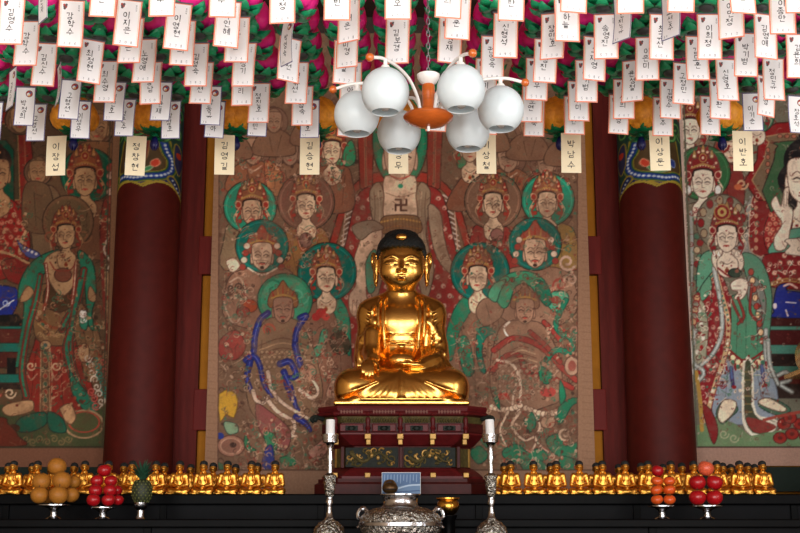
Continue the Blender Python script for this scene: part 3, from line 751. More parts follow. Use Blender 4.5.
    for q, w in (('494 350 514 338 540 346 560 366 576 380', 5), ('492 372 506 356 520 356 526 372 548 376 572 388', 4.4), ('530 332 544 344 560 362', 4), ('560 340 552 330 544 322', 4)): c.line(q, (66, 30, 28), w + 1.4); c.line(q, (124, 48, 42), w)
    for q in range(5): c.line([(512 - q, 350 + 4 * q), (522, 346 + 4 * q), (534 + q, 350 + 4 * q)], (156, 126, 98) if q % 2 else (90, 62, 50), 1.2)
    for x in range(500, 556, 6):
        for y in range(366, 396, 5): c.ell(x + (y % 2) * 3, y, 1.8, 1.8, (134, 106, 86), (82, 58, 48), .5)
    c.line('497 360 512 364 520 380 520 400 518 414', (196, 174, 150), 2.6); c.line('520 370 514 392 512 410', (176, 150, 128), 1.6)
    c.ell(503, 396, 6, 4, (150, 48, 42)); c.ell(548, 392, 8, 5, (140, 56, 50))
    for seg in ([(492 + q * 4, 407 + 3 * math.sin(q / 6 * PI)) for q in range(8)], [(526 + q * 4.4, 408 + 6 * math.sin(q / 9 * PI)) for q in range(10)]):
        for x, y in seg: c.ell(x, y, 2.8, 2.6, (198, 172, 146), (96, 66, 54), .6)
    for q in ('566 300 560 312 556 326 566 336 580 330', '560 330 572 340 570 352 556 350 546 360'): c.line(q, (26, 60, 50), 6); c.line(q, (34, 100, 76), 4.4)
    for q in ('540 366 552 374 548 384 540 380', '562 404 572 398 582 400 572 406 564 420 558 424 558 410', '560 380 566 396 560 404', '500 410 494 400 498 396'): c.poly(q, (32, 98, 70), (26, 54, 46), .8)
    for q in ('520 412 512 426 524 440 538 436 530 452 516 450', '528 408 540 424 536 440 548 452', '508 412 500 430 506 446'): c.line(q, (96, 66, 54), 4); c.line(q, (178, 152, 128), 2.6, 1.4)
    for q in ('532 412 536 424 530 432 524 420', '546 440 558 434 566 446 580 442 582 456 566 458 552 452', '502 452 516 444 528 452 540 448 548 458 530 464 510 462', '470 452 480 446 488 456 478 464', '562 456 578 462 572 472 560 466', '480 440 488 434 496 442 488 448', '520 462 540 460 548 472 530 476'): c.poly(q, (42, 92, 66), (28, 50, 42), .8)
    c.ell(548, 422, 7, 6, (140, 110, 88), (76, 54, 46), .9); c.scroll(565, 434, 7, (172, 144, 120), 2, 1)
    c.ell(572, 366, 7, 9, (146, 116, 96), (76, 52, 44), 1); c.ell(572, 366, 4, 5.4, (120, 66, 56)); c.scroll(575, 330, 6, (150, 110, 92), 2)
    c.fuss(222, 180, 345, 470, 120, [(74, 50, 42), (142, 112, 90), (112, 56, 46), (60, 90, 70)], (1.5, 4), .6)
    c.fuss(455, 180, 582, 470, 120, [(74, 50, 42), (142, 112, 90), (112, 56, 46), (60, 90, 70)], (1.5, 4), .6)
    for z in ((256, 374, 312, 402), (300, 322, 346, 420), (222, 290, 250, 392), (240, 420, 340, 470), (286, 226, 328, 268), (226, 272, 256, 300), (226, 228, 280, 240), (450, 322, 498, 420), (492, 360, 556, 402), (500, 412, 580, 470), (545, 284, 578, 360), (505, 272, 575, 284), (472, 238, 512, 262), (524, 238, 575, 250), (232, 160, 345, 186), (470, 170, 575, 184)): c.fuss(z[0], z[1], z[2], z[3], int((z[2] - z[0]) * (z[3] - z[1]) / 22), [(146, 112, 90), (66, 46, 38), (122, 54, 44), (62, 92, 72), (160, 130, 108), (84, 58, 46)], (1.6, 4.2), .75)
    c.fuss(222, 130, 578, 470, 1500, [(84, 60, 48), (122, 96, 78), (104, 62, 50), (90, 82, 66)], (1, 2.6), .45)
    c.wear(.2, 40, seed=2); c.wear(.42, 7, (106, 80, 64), seed=5); c.wear(.3, 22, (84, 60, 48), seed=15)
    # woven border strip
    for xa, xb in ((200, 221.5), (577.5, 610)):
        c.poly([(xa, -70), (xb - (1.5 if xa < 300 else 0), -70), (xb + (-4 if xa < 300 else 7), 545), (xa, 545)], (124, 94, 74), (72, 48, 40), .8, n=0)
    for q in range(90): c.line([(206, -60 + q * 7), (216, -60 + q * 7 + 1)], (108, 80, 62), .5, n=0); c.line([(582, -60 + q * 7), (594, -60 + q * 7 + 1)], (108, 80, 62), .5, n=0)
    c.poly('200 470 610 470 610 545 200 545', (120, 92, 74), (70, 50, 40), 1, n=0)
    return c

def leftp():
    c = Canvas(-150, -20, 130, 520, (84, 62, 44))
    c.fuss(-150, -20, 125, 450, 1300, [(74, 50, 36), (104, 78, 54), (96, 44, 32), (64, 66, 46), (56, 40, 30)], (2, 6), .9)
    RED = (112, 34, 28); GRN = (40, 104, 78); TAN = (150, 112, 78); TEAL = (30, 92, 80)
    # throne back, green niche, seated figure at the edge
    c.poly('-150 110 16 112 30 126 33 160 34 216 -150 216', RED, (52, 28, 22), 1.2, n=0); c.poly('-150 122 8 124 18 136 20 200 -150 200', (64, 52, 36), (130, 96, 60), 1, n=0)
    c.poly('-150 138 6 140 14 150 14 205 -150 205', (18, 64, 46), (40, 30, 24), 1, n=0)
    c.line('24 120 27 216', (140, 70, 50), 1.4)
    c.poly('30 216 38 190 52 186 62 204 64 260 56 300 40 300', (104, 80, 58), (56, 40, 32), 1.1); c.line('36 216 44 198 54 204 56 260', (72, 52, 40), 1.4); c.line('42 220 48 206 51 250', (136, 108, 80), 1)
    robe(c, '-60 196 -4 196 12 200 24 214 30 240 28 262 18 276 -60 280', (124, 32, 28), (54, 24, 20), (), None, None, 9, (168, 96, 76))
    c.poly('2 262 22 258 34 270 26 284 8 280', (110, 34, 30), (60, 28, 24), 1); c.line('-10 250 10 254 26 262 40 268', (166, 128, 90), 2.4)
    head(c, -2, 174, 22, TAN, style='buddha', chest=True, line=(80, 54, 40))
    c.line('24 206 30 222 22 240 20 252', (164, 126, 92), 4); c.poly('17 240 24 246 38 252 40 258 30 258 22 252', (70, 74, 122), (40, 36, 50), .8)
    for q in range(4): c.ell(24 + q * 4, 248 + q * 2, 1.4, 1.4, (196, 186, 180))
    c.poly('-60 286 8 286 18 296 14 312 2 318 -60 320', (32, 42, 116), (24, 26, 50), 1); c.scroll(6, 303, 4, (150, 160, 190), 1.2); c.line('-4 312 8 304 14 300', (190, 190, 196), 1.3)
    c.poly('-60 318 18 314 26 326 -60 330', (26, 24, 22), None, n=0)
    for y, h, col in ((326, 3, TEAL), (329, 14, (80, 34, 28)), (343, 9, TEAL), (352, 16, (70, 32, 26)), (374, 9, TEAL), (384, 5, (40, 30, 26))): c.poly([(-150, y), (26, y), (26, y + h), (-150, y + h)], col, (34, 26, 22), .6, n=0)
    c.poly('7 358 16 358 16 374 7 374', (24, 22, 20), None, n=0); c.scroll(10, 393, 6, (190, 160, 130), 1.6); c.scroll(-4, 394, 5, (160, 84, 66), 1.6)
    # upper figures
    for x, y, w in ((97, 128, 21), (38, 172, 17), (20, 120, 18), (62, 118, 15), (118, 142, 10)):
        head(c, x, y, w, (138, 102, 72), (86, 60, 44), w * .8, 0, style='monk', line=(80, 56, 40), chest=False)
    robe(c, '84 142 74 152 70 172 124 172 122 152 110 142', (112, 74, 48), (60, 42, 32), ['88 150 92 168', '108 148 106 168'])
    robe(c, '28 182 22 200 26 230 56 230 52 196 46 184', (94, 70, 50), (56, 40, 32), ['34 192 36 226'])
    robe(c, '66 202 58 222 60 250 120 260 118 222 106 202', (104, 66, 46), (56, 38, 30), ['70 216 72 246', '104 214 106 250'])
    c.poly('104 200 114 206 118 240 108 262 100 238', (110, 44, 34), (60, 30, 26), 1)
    head(c, 85, 181, 21, (160, 122, 86), (22, 70, 50), 27, -6, hx=3, crown=(120, 62, 38), gold=(142, 96, 50), acc=(116, 40, 30), orn=(160, 110, 74))
    for q in range(5): c.ell(112, 168 + q * 8, 5, 4.4, (190, 150, 130) if q % 2 else (140, 60, 46), (80, 46, 38), .8); c.scroll(113, 172 + q * 8, 3, (206, 186, 170), .9, q)
    # flowing edge ornaments, right margin
    c.line('108 238 104 250 110 262 106 274', (190, 170, 150), 2); c.line('106 274 108 310 106 322', (140, 106, 76), 5); c.line('101 240 104 300 108 350', (110, 44, 36), 3)
    # main standing figure
    c.ell(68, 222, 25, 26, (104, 74, 52), (56, 40, 30), 1.1); c.ell(68, 222, 22, 23, (92, 70, 48)); c.scroll(84, 236, 8, (124, 80, 54), 1.6); c.scroll(50, 236, 7, (124, 66, 46), 1.6)
    robe(c, '40 330 34 345 26 372 22 410 30 424 62 428 92 424 98 410 88 372 78 340 70 328', (118, 38, 30), (54, 26, 22), ['36 350 30 410', '60 350 64 420', '72 350 82 416', '50 350 50 420'])
    robe(c, '40 285 34 310 36 338 56 346 76 340 82 310 78 286', (112, 80, 52), (58, 42, 32), ['44 300 44 332', '72 300 70 334'])
    c.poly('46 288 60 282 76 292 72 306 58 312 44 304', (66, 46, 30), (46, 32, 26), .9)
    c.line('38 318 56 328 78 316', (120, 62, 40), 3); c.line('38 324 56 336 78 322', (160, 122, 76), 1.2)
    for q in range(7): c.scroll(40 + q * 6, 334 + 2 * (q % 2), 3, (150, 116, 80), 1, q)
    robe(c, '74 300 84 306 98 330 102 358 96 378 86 380 80 356 74 330', (112, 80, 54), (58, 42, 32), ['82 316 90 370', '90 320 98 356'])
    c.ell(84, 353, 5, 9, (166, 126, 90), (84, 58, 44), .9)
    # shawl
    c.poly('60 250 44 254 30 264 20 282 18 300 24 304 22 330 26 340 30 318 34 300 40 280 52 264', GRN, (24, 48, 38), 1.1)
    c.poly('78 250 90 258 95 272 96 296 92 312 94 330 88 324 86 300 84 280 80 266', GRN, (24, 48, 38), 1.1)
    for q in ('40 276 36 300 28 330 22 370 26 396', '84 270 78 300 66 320 62 330', '80 280 74 310 70 346 74 372 84 392 96 412', '70 330 66 350 72 376'): c.line(q, (30, 56, 44), 7.5); c.line(q, (104, 40, 32), 6.2); c.line(q, GRN, 2.4)
    for q in ('37 274 31 300 23 330 17 366', '66 344 72 376 84 398 98 416', '82 280 75 310 70 340'): c.line(q, (36, 98, 74), 2.6)
    c.poly('70 370 76 380 90 396 100 412 96 424 82 408 72 392', (38, 96, 74), (28, 50, 40), 1)
    # arms
    c.poly('28 286 22 294 20 302 28 300 34 292', TAN, (80, 54, 40), .8); c.poly('90 286 96 296 94 302 88 298', TAN, (80, 54, 40), .8); c.poly('80 312 88 318 86 330 80 326', (46, 110, 86), (30, 50, 40), .9); c.ell(83, 314, 3.4, 4, (216, 206, 196), (110, 90, 80), .6); c.scroll(83, 320, 3.4, (206, 196, 186), 1.2)
    c.poly('44 262 50 282 62 296 74 284 76 262 66 252 54 252', (166, 128, 92), (86, 58, 44), .9)
    head(c, 66, 236, 17.5, (176, 136, 98), style='bod', crown=(122, 66, 42), gold=(146, 100, 52), acc=(120, 44, 32), orn=(168, 120, 82), turn=-1)
    c.ell(63, 275, 8, 6.5, (110, 62, 46), (70, 42, 34), 1); c.line('50 262 56 270 70 270 76 262', (124, 52, 40), 1.4)
    for q in ('46 264 48 290 44 310', '76 262 74 288 72 304'): c.line(q, (112, 40, 32), 3.2); c.line(q, (196, 170, 140), 1)
    # apron band and hem jewels
    c.poly('41 345 49 345 50 426 40 426', (86, 62, 44), (150, 116, 84), 1, n=0)
    for q in range(10): c.ell(45.4, 352 + q * 8, 2, 2.4, (120, 52, 40) if q % 2 else (60, 74, 56), (150, 116, 84), .5)
    c.ell(45.5, 345, 5, 4, (150, 116, 84), (70, 48, 38), .8); c.ell(45.5, 345, 2, 2, (60, 84, 76)); c.line('50 348 52 380 50 424', (156, 120, 90), 1.1)
    for x in (31, 56): c.scroll(x, 366, 5, (172, 134, 104), 1.6, x); c.line([(x - 4, 372), (x, 380), (x + 6, 374)], (156, 100, 80), 1.4)
    # sea, feet, ground
    for q in range(26):
        x = 88 + 20 * ((q * .37) % 1); y = 358 + q * 2.4
        if x > 84 + (y - 358) * .22: c.scroll(x, y, 4.2, [(186, 168, 150), (40, 110, 96), (164, 76, 66)][q % 3], 1.3, q)
    c.poly('-150 412 22 404 40 414 70 420 98 410 108 402 112 448 -150 448', (62, 66, 42), None, n=0)
    c.ell(84, 424, 18, 13, (72, 72, 46), (150, 116, 86), 1.6); c.ell(84, 422, 14.5, 9.6, (70, 70, 44), (150, 60, 46), 1.2)
    c.poly('2 410 8 404 30 400 34 406 30 412 10 416', (168, 128, 92), (84, 58, 42), 1); c.poly('60 408 70 404 76 416 72 424 66 422 62 414', (168, 128, 92), (84, 58, 42), 1)
    c.poly('20 418 44 412 46 424 30 432 16 430', (32, 76, 58), (30, 44, 36), 1); c.poly('48 412 62 418 66 432 50 430', (32, 76, 58), (30, 44, 36), 1); c.ell(14, 428, 6, 4, (56, 34, 24))
    for q in range(7): c.scroll(26 + q * 7, 439 + (q % 2) * 3, 4, (104, 88, 58), 1.2, q)
    c.poly('-150 416 -10 416 8 424 18 436 14 447 -150 447', (92, 40, 28), (60, 34, 26), 1)
    c.fuss(-20, 130, 104, 440, 80, [(64, 44, 34), (130, 98, 70), (100, 44, 34)], (1.5, 3.6), .5)
    for z in ((36, 346, 92, 412), (74, 306, 102, 376), (36, 292, 82, 336), (66, 206, 118, 222), (58, 252, 120, 262), (-10, 200, 30, 270), (100, 210, 118, 360)): c.fuss(z[0], z[1], z[2], z[3], int((z[2] - z[0]) * (z[3] - z[1]) / 34), [(146, 108, 78), (64, 42, 32), (126, 56, 40), (54, 84, 62), (160, 124, 94)], (1.6, 4.2), .75)
    c.fuss(-20, 110, 116, 446, 500, [(64, 46, 34), (116, 84, 58), (92, 46, 34)], (1, 2.6), .45)
    c.wear(.2, 40, seed=8); c.wear(.35, 7, (88, 60, 44), seed=9)
    c.line('-150 447 108 447', (54, 46, 34), 1.6, n=0)
    c.poly('-150 448 135 448 135 520 -150 520', (112, 74, 56), None, n=0)
    c.poly('116.5 -30 140 -30 140 520 102 520 105 448', (122, 86, 62), (70, 48, 36), .8, n=0); c.line('113.5 -30 102.5 448', (66, 56, 42), 1.2, n=0)
    return c

def rightp():
    c = Canvas(668, -20, 960, 520, (98, 96, 82))
    c.fuss(680, -20, 960, 440, 1000, [(86, 78, 66), (124, 108, 94), (110, 44, 38), (74, 92, 76), (134, 124, 112)], (2, 6), .9)
    RED = (124, 30, 32); GRN = (70, 122, 98); WHT = (206, 190, 172); GRY = (132, 136, 132)
    acc = (118, 32, 34); gold = (150, 116, 70); orn = (196, 176, 150)
    kw = dict(acc=acc, gold=gold, orn=orn, line=(84, 60, 52), hair=(46, 30, 28))
    # mandorla and throne back, seated figure at the right edge
    c.poly('738 260 744 214 752 196 768 186 960 186 960 260', (126, 124, 120), (90, 78, 70), 1); c.fuss(744, 196, 768, 330, 90, [(110, 106, 100), (146, 142, 136)], (2, 4), .8)
    c.poly('750 250 751 206 756 192 766 186 772 250', (112, 34, 34), (160, 130, 110), 1.1)
    for q in range(7): c.ell(756, 200 + q * 8, 2, 2.4, (166, 120, 96), acc, .8)
    c.poly('757 200 757 160 760 138 770 127 800 121 960 121 960 200', RED, (70, 24, 22), 1.2, n=2); c.poly('764 200 765 158 769 142 780 134 960 132 960 200', (108, 88, 68), (150, 116, 86), 1.4, n=2)
    for q in range(9): c.ell(767.8, 150 + q * 7, 1.7, 2.2, (156, 96, 76), (70, 44, 38), .6)
    for q in range(9): c.ell(780 + q * 7, 136, 2.2, 1.7, (156, 96, 76), (70, 44, 38), .6)
    c.poly('774 220 774 160 778 146 788 141 960 139 960 220', (52, 84, 56), (40, 34, 30), 1, n=2)
    c.poly('778 184 784 166 798 158 830 166 836 200 800 214', (30, 26, 28), None)
    head(c, 804, 180, 33, WHT, style='buddha', chest=True, line=(96, 66, 56), hair=(26, 24, 26), acc=acc)
    robe(c, '770 214 784 206 792 212 790 236 776 252 766 248 764 230', (130, 34, 36), (60, 24, 24), (), None, None, 6, (176, 110, 90))
    robe(c, '768 252 780 236 800 228 860 232 870 290 800 262 786 262', (84, 140, 118), (50, 60, 52), ['780 250 800 236', '790 258 804 246'])
    c.poly('771 204 776 196 781 206 784 190 789 188 788 204 793 212 790 230 786 248 776 250 774 238 782 224 776 214', (212, 196, 178), (96, 70, 62), .9)
    for q in range(3): c.line([(781 + q * 3, 194 - q), (781 + q * 2.6, 206)], (120, 90, 80), .6)
    robe(c, '762 262 790 252 960 256 960 290 776 288', (112, 30, 32), (60, 24, 24), (), None, [('772 284 790 280 830 286 900 286', gold, 4, (120, 60, 44), orn)], 10, (196, 150, 130))
    c.poly('790 246 800 238 960 240 960 252 800 256', WHT, (96, 70, 62), .8)
    c.poly('774 300 778 286 790 284 800 292 960 292 960 318 784 318 774 312', (36, 44, 122), (24, 26, 50), 1); c.line('784 286 790 284 797 288', (216, 170, 160), 2); c.ell(775, 306, 2, 3, (206, 190, 196)); c.line('786 310 788 316', (206, 190, 196), 1.6); c.line('786 302 796 303', (196, 190, 206), 1.2)
    for y, h, col in ((318, 8, (60, 26, 26)), (326, 4, (74, 124, 108)), (330, 15, (70, 26, 26)), (345, 9, (72, 124, 110)), (354, 12, (40, 30, 28)), (366, 8, (66, 116, 102)), (374, 10, (86, 34, 30)), (384, 14, (46, 34, 30))): c.poly([(766, y), (960, y), (960, y + h), (766, y + h)], col, (40, 30, 28), .5, n=0)
    # upper figures
    head(c, 690, 131, 19, WHT, (120, 100, 80), 20, -2, crown=(96, 34, 32), **kw); head(c, 731, 152, 15, (200, 178, 156), (104, 60, 50), 17, -2, style='monk', line=(90, 66, 56), chest=False); head(c, 716, 116, 14, WHT, style='monk', line=(90, 66, 56), chest=False); head(c, 757, 116, 15, WHT, (60, 100, 76), 17, 0, crown=(110, 36, 34), **kw)
    robe(c, '720 166 716 184 722 210 742 210 744 180 738 166', (112, 44, 40), (60, 30, 28), ['726 174 728 204'])
    c.scroll(722, 146, 7, (116, 40, 38), 2.4); c.scroll(742, 184, 6, (180, 140, 110), 2); c.ell(738, 187, 4, 3, (170, 90, 60))
    robe(c, '688 204 681 222 681 330 704 330 716 240 722 206', (108, 98, 80), (60, 44, 38), ['686 230 686 320', '694 230 692 320', '702 224 700 300'])
    c.poly('680 218 686 214 688 300 684 360 680 360', (118, 34, 36), (70, 30, 30), .8); c.line('691 212 692 260 688 330', (150, 152, 146), 3)
    for q in range(9): c.ell(697 + 3 * (q % 2), 222 + q * 7, 3, 3, [(124, 36, 36), (170, 150, 120), (70, 104, 84)][q % 3], (70, 46, 40), .6)
    head(c, 703, 183, 21, WHT, (44, 84, 52), 27, -10, crown=(110, 34, 34), **kw)
    for s in (-1, 1): c.ell(703 + s * 15, 190, 3, 4.4, (214, 206, 196), (90, 70, 64), .7)
    # main standing figure
    c.ell(722, 222, 25, 27, (112, 108, 92), (70, 56, 48), 1.2); c.ell(722, 222, 21, 23, (126, 122, 106))
    for q in range(8): c.ell(722 + 21 * math.cos(q * .5 + 2.6), 222 + 22 * math.sin(q * .5 + 2.6), 3, 4, acc if q % 2 else (150, 130, 104), (76, 50, 44), .7)
    robe(c, '712 352 704 376 700 404 712 424 770 420 778 398 770 366 764 350', (124, 134, 146), (86, 90, 100), ['718 364 712 410', '728 366 724 416', '756 366 764 412'])
    robe(c, '732 296 726 320 726 354 740 366 756 364 768 352 768 330 762 296', (74, 126, 98), (40, 64, 52), ['738 310 736 356', '746 306 746 360', '756 310 758 354'], None, None)
    for q in range(9):
        a = q / 8; x = 728 + 40 * a; y = 352 + 14 * math.sin(a * PI)
        c.ell(x, y, 2.6, 2.6, (226, 200, 160), acc, 1.0); c.ell(x, y + 5, 2.4, 2.4, (60, 104, 84), (190, 176, 150), .7)
    c.line('727 348 746 361 768 348', acc, 2)
    robe(c, '704 284 712 270 722 276 730 300 730 340 722 366 712 392 712 412 718 430 712 442 704 436 700 400 696 350 700 310', (122, 32, 36), (60, 26, 26), ['712 290 708 340', '722 300 716 360'], None, None, 9, (176, 120, 106))
    for p_, w in (('716 272 722 296 728 320 726 350 714 388 706 420 704 436', 4.4), ('700 288 708 280 716 272', 4)): 
        c.line(p_, acc, w + 1.4); c.line(p_, (178, 150, 112), w)
        for x, y in catmull(PT(p_), 5)[::1]: c.ell(x, y, 1.3, 1.3, [acc, (70, 104, 90), (216, 206, 190)][int(x + y) % 3])
    robe(c, '704 264 698 284 696 300 704 300 712 286', (84, 132, 106), (40, 64, 52), ['702 276 700 294'])
    c.poly('732 252 712 250 701 256 697 272 697 292 704 282 716 268 726 264', (84, 136, 110), (40, 60, 50), 1.1)
    robe(c, '742 254 756 256 766 270 772 296 770 330 766 360 762 340 760 312 752 290 746 276', (82, 128, 104), (40, 60, 50), ['758 276 764 320'])
    c.poly('748 276 760 282 766 300 764 320 758 336 756 310 748 300', (110, 114, 108), (70, 60, 54), 1); c.line('756 290 762 310 760 330', (70, 60, 56), .9)
    for q in range(9): c.ell(751 + q * 1.4, 272 + q * 8.6, 2.4, 3, (206, 170, 130) if q % 2 else (150, 60, 50), (70, 46, 40), .7)
    robe(c, '694 300 690 330 692 360 704 364 708 330 704 304', (140, 138, 116), (90, 72, 60), ['698 312 696 352'])
    for q in range(12): c.ell(696 + 8 * ((q * .41) % 1), 306 + q * 4.6, 1.9, 2.3, [(150, 40, 40), (206, 200, 186), (96, 120, 92)][q % 3])
    for q in range(7): c.ell(697 - q * .9, 298 + q * 6, 2.6, 3, [(176, 140, 104), (112, 110, 96)][q % 2], acc, .9)
    # sashes
    for q in ('714 268 720 300 722 330 714 352 700 366 692 372 704 380', '766 330 766 356 772 376 786 372 790 380 780 384 792 392', '768 340 770 364 778 384', '695 330 692 360 704 372 696 384'): c.line(q, (84, 84, 80), 5); c.line(q, (150, 156, 152), 3.8, 2.6); c.line(q, (190, 194, 190), .8)
    # head, chest, hands
    c.poly('716 250 712 262 722 276 736 276 744 264 738 250', WHT, (96, 70, 60), .9)
    for q in range(6): c.poly([(712 + q * 4.4, 256), (714 + q * 4.4, 249), (717 + q * 4.4, 257)], (222, 210, 194), (120, 96, 84), .5, n=0)
    head(c, 727, 238, 20, WHT, crown=(116, 36, 36), turn=-.5, **kw)
    c.ell(722, 212, 7, 7, acc, gold, 1.2); c.ell(722, 212, 4.6, 4.6, (176, 150, 90)); c.ell(722, 212, 2, 2, acc)
    c.line('718 268 730 276 738 268', acc, 1.8)
    c.ell(735, 273, 6, 4, (50, 62, 52), (30, 34, 30), .8); c.ell(737, 271, 2, 2, (130, 80, 66))
    c.poly('731 283 740 278 748 282 746 294 740 300 734 298 738 292 732 290', (214, 200, 182), (96, 70, 62), .9); c.line('733 286 741 286', (120, 90, 80), .6); c.line('733 290 741 290', (120, 90, 80), .6)
    for q in ('738 298 744 316 738 324', '730 296 736 310 742 322', '752 284 750 310 756 320'): c.line(q, (66, 40, 36), 3); c.line(q, (124, 50, 44), 2)
    # pendants over the skirt, feet, centre band
    for x, y in ((731, 374), (762, 372)):
        c.line([(x, y - 6), (x + 1, y + 4), (x + 2, y + 12)], (60, 46, 80), 4); c.line([(x, y - 6), (x + 1, y + 4)], (74, 90, 130), 2.4); c.ell(x + 3, y + 13, 2.4, 2, acc)
        for d in (-5, 4): c.line([(x + d, y - 10), (x + d + .6, y - 4)], acc, 1.8)
    c.poly('744 362 752 362 753 404 760 418 776 424 768 434 752 434 744 420 743 400', (62, 64, 48), (206, 198, 180), 2.4, n=2)
    for q in range(6): c.line([(744.5, 372 + q * 8), (752, 372 + q * 8)], (120, 104, 66), 1)
    c.poly('746 418 760 420 776 426 768 432 754 432', (118, 44, 40), None); c.line('752 404 758 416 774 420 782 428 770 438', (206, 198, 180), 2); c.line('743 400 744 424 754 436 770 438', (206, 198, 180), 2)
    c.poly('668 428 706 424 716 416 736 424 750 436 782 430 960 440 960 450 668 450', (94, 118, 84), None, n=0)
    c.poly('716 414 722 402 734 404 738 410 730 418 722 424', (60, 92, 74), (40, 56, 48), .8); c.poly('718 412 724 400 736 402 734 412 724 422 719 420', (214, 196, 170), (90, 70, 60), 1); c.poly('758 404 770 398 790 408 784 416 768 412', (60, 92, 74), (40, 56, 48), 1); c.poly('758 402 768 398 786 408 782 412 768 408', (214, 196, 170), (90, 70, 60), 1)
    c.poly('702 404 708 430 714 444 718 430 712 412', (112, 34, 34), (66, 28, 28), .9); c.line('696 372 700 400 702 430', (160, 124, 60), 4); c.scroll(734, 438, 5, (150, 150, 120), 1.2); c.scroll(724, 434, 5, (150, 150, 120), 1.2)
    for x, y in ((784, 424), (792, 434), (780, 438), (800, 424), (790, 418), (806, 436)): c.ell(x, y, 6, 5, (132, 40, 34), (80, 30, 28), 1); c.ell(x, y, 2.4, 2, (90, 34, 30))
    c.line('764 420 780 416 800 412', (140, 60, 50), 3)
    c.fuss(682, 120, 800, 440, 60, [(80, 62, 54), (176, 160, 140), (112, 40, 38)], (1.2, 3), .5)
    for z in ((698, 290, 730, 400), (712, 364, 770, 402), (690, 300, 706, 362), (752, 280, 768, 350), (680, 210, 700, 300), (764, 262, 800, 284), (744, 192, 760, 250)): c.fuss(z[0], z[1], z[2], z[3], int((z[2] - z[0]) * (z[3] - z[1]) / 40), [(176, 150, 130), (84, 44, 40), (120, 36, 38), (70, 104, 84), (206, 190, 170)], (1.6, 4.2), .75)
    c.fuss(684, 110, 800, 446, 380, [(96, 80, 68), (150, 136, 120), (100, 46, 40)], (1, 2.6), .4)
    c.wear(.12, 36, seed=12); c.wear(.2, 7, (116, 100, 86), seed=13)
    c.poly('668 447 960 447 960 520 668 520', (142, 112, 98), (60, 46, 40), 1.5, n=0)
    c.poly('660 -30 677 -30 698 520 660 520', (182, 158, 146), None, n=0); c.line('678.5 -30 697 447', (84, 84, 70), 1.6, n=0)
    return c

def hang(name, cv, X0, X1, Z0, Z1, Y, step, gain, **kw):
    nx = int((X1 - X0) / step) + 1; nz = int((Z1 - Z0) / step) + 1
    X, Z = np.meshgrid(np.linspace(X0, X1, nx), np.linspace(Z0, Z1, nz))
    zz = Z - EZ; dd = Y * CP + zz * SP
    px = 400 + F * X / dd; py = 266.5 - F * (-Y * SP + zz * CP) / dd
    # the cloth follows the wall: colour is fixed to the cloth, cloth is measured where it hangs
    col = cv.sample(px.ravel(), py.ravel(), gain)
    V = np.stack([X, np.full_like(X, Y) + .004 * np.sin(Z * 3.1) * np.sin(X * 2.3), Z], -1).reshape(-1, 3)
    i = np.arange(nz - 1)[:, None] * nx; j = np.arange(nx - 1)[None]
    Q = np.stack([i + j, i + j + 1, i + nx + j + 1, i + nx + j], -1).reshape(-1, 4)
    root = empty(name, ((X0 + X1) / 2, Y, Z0), kw['label'], 'painting')
    V = V - np.array([(X0 + X1) / 2, Y, Z0])
    np_mesh('canvas', V, Q, 'painting', parent=root, col=col)
    w = (X1 - X0) / 2
    bm = bm_new(); box(bm, -w, w, .006, .028, .002, Z1 - Z0 - .002); finish(bm, 'backing_board', 'darkwood', root, smooth=False)
    return root
G1 = 1.0
hang('hanging_scroll', central(), -1.52, 1.52, Zat(495, 9.87), 5.17, 9.84, .0058, 1.95 * G1, label='large faded central temple painting of a robed deity and attendants behind the gilt statue')
hang('hanging_scroll', leftp(), -5.0, -2.303, Zat(470, 9.87), 5.17, 9.84, .0064, 1.25 * G1, label='brown and green painting with green-shawled standing figure, left of the left column')
hang('hanging_scroll', rightp(), 2.303, 5.0, Zat(466, 9.87), 5.17, 9.84, .0064, 1.55 * G1, label='pale painting with white-faced figure in red robe, right of the right column')

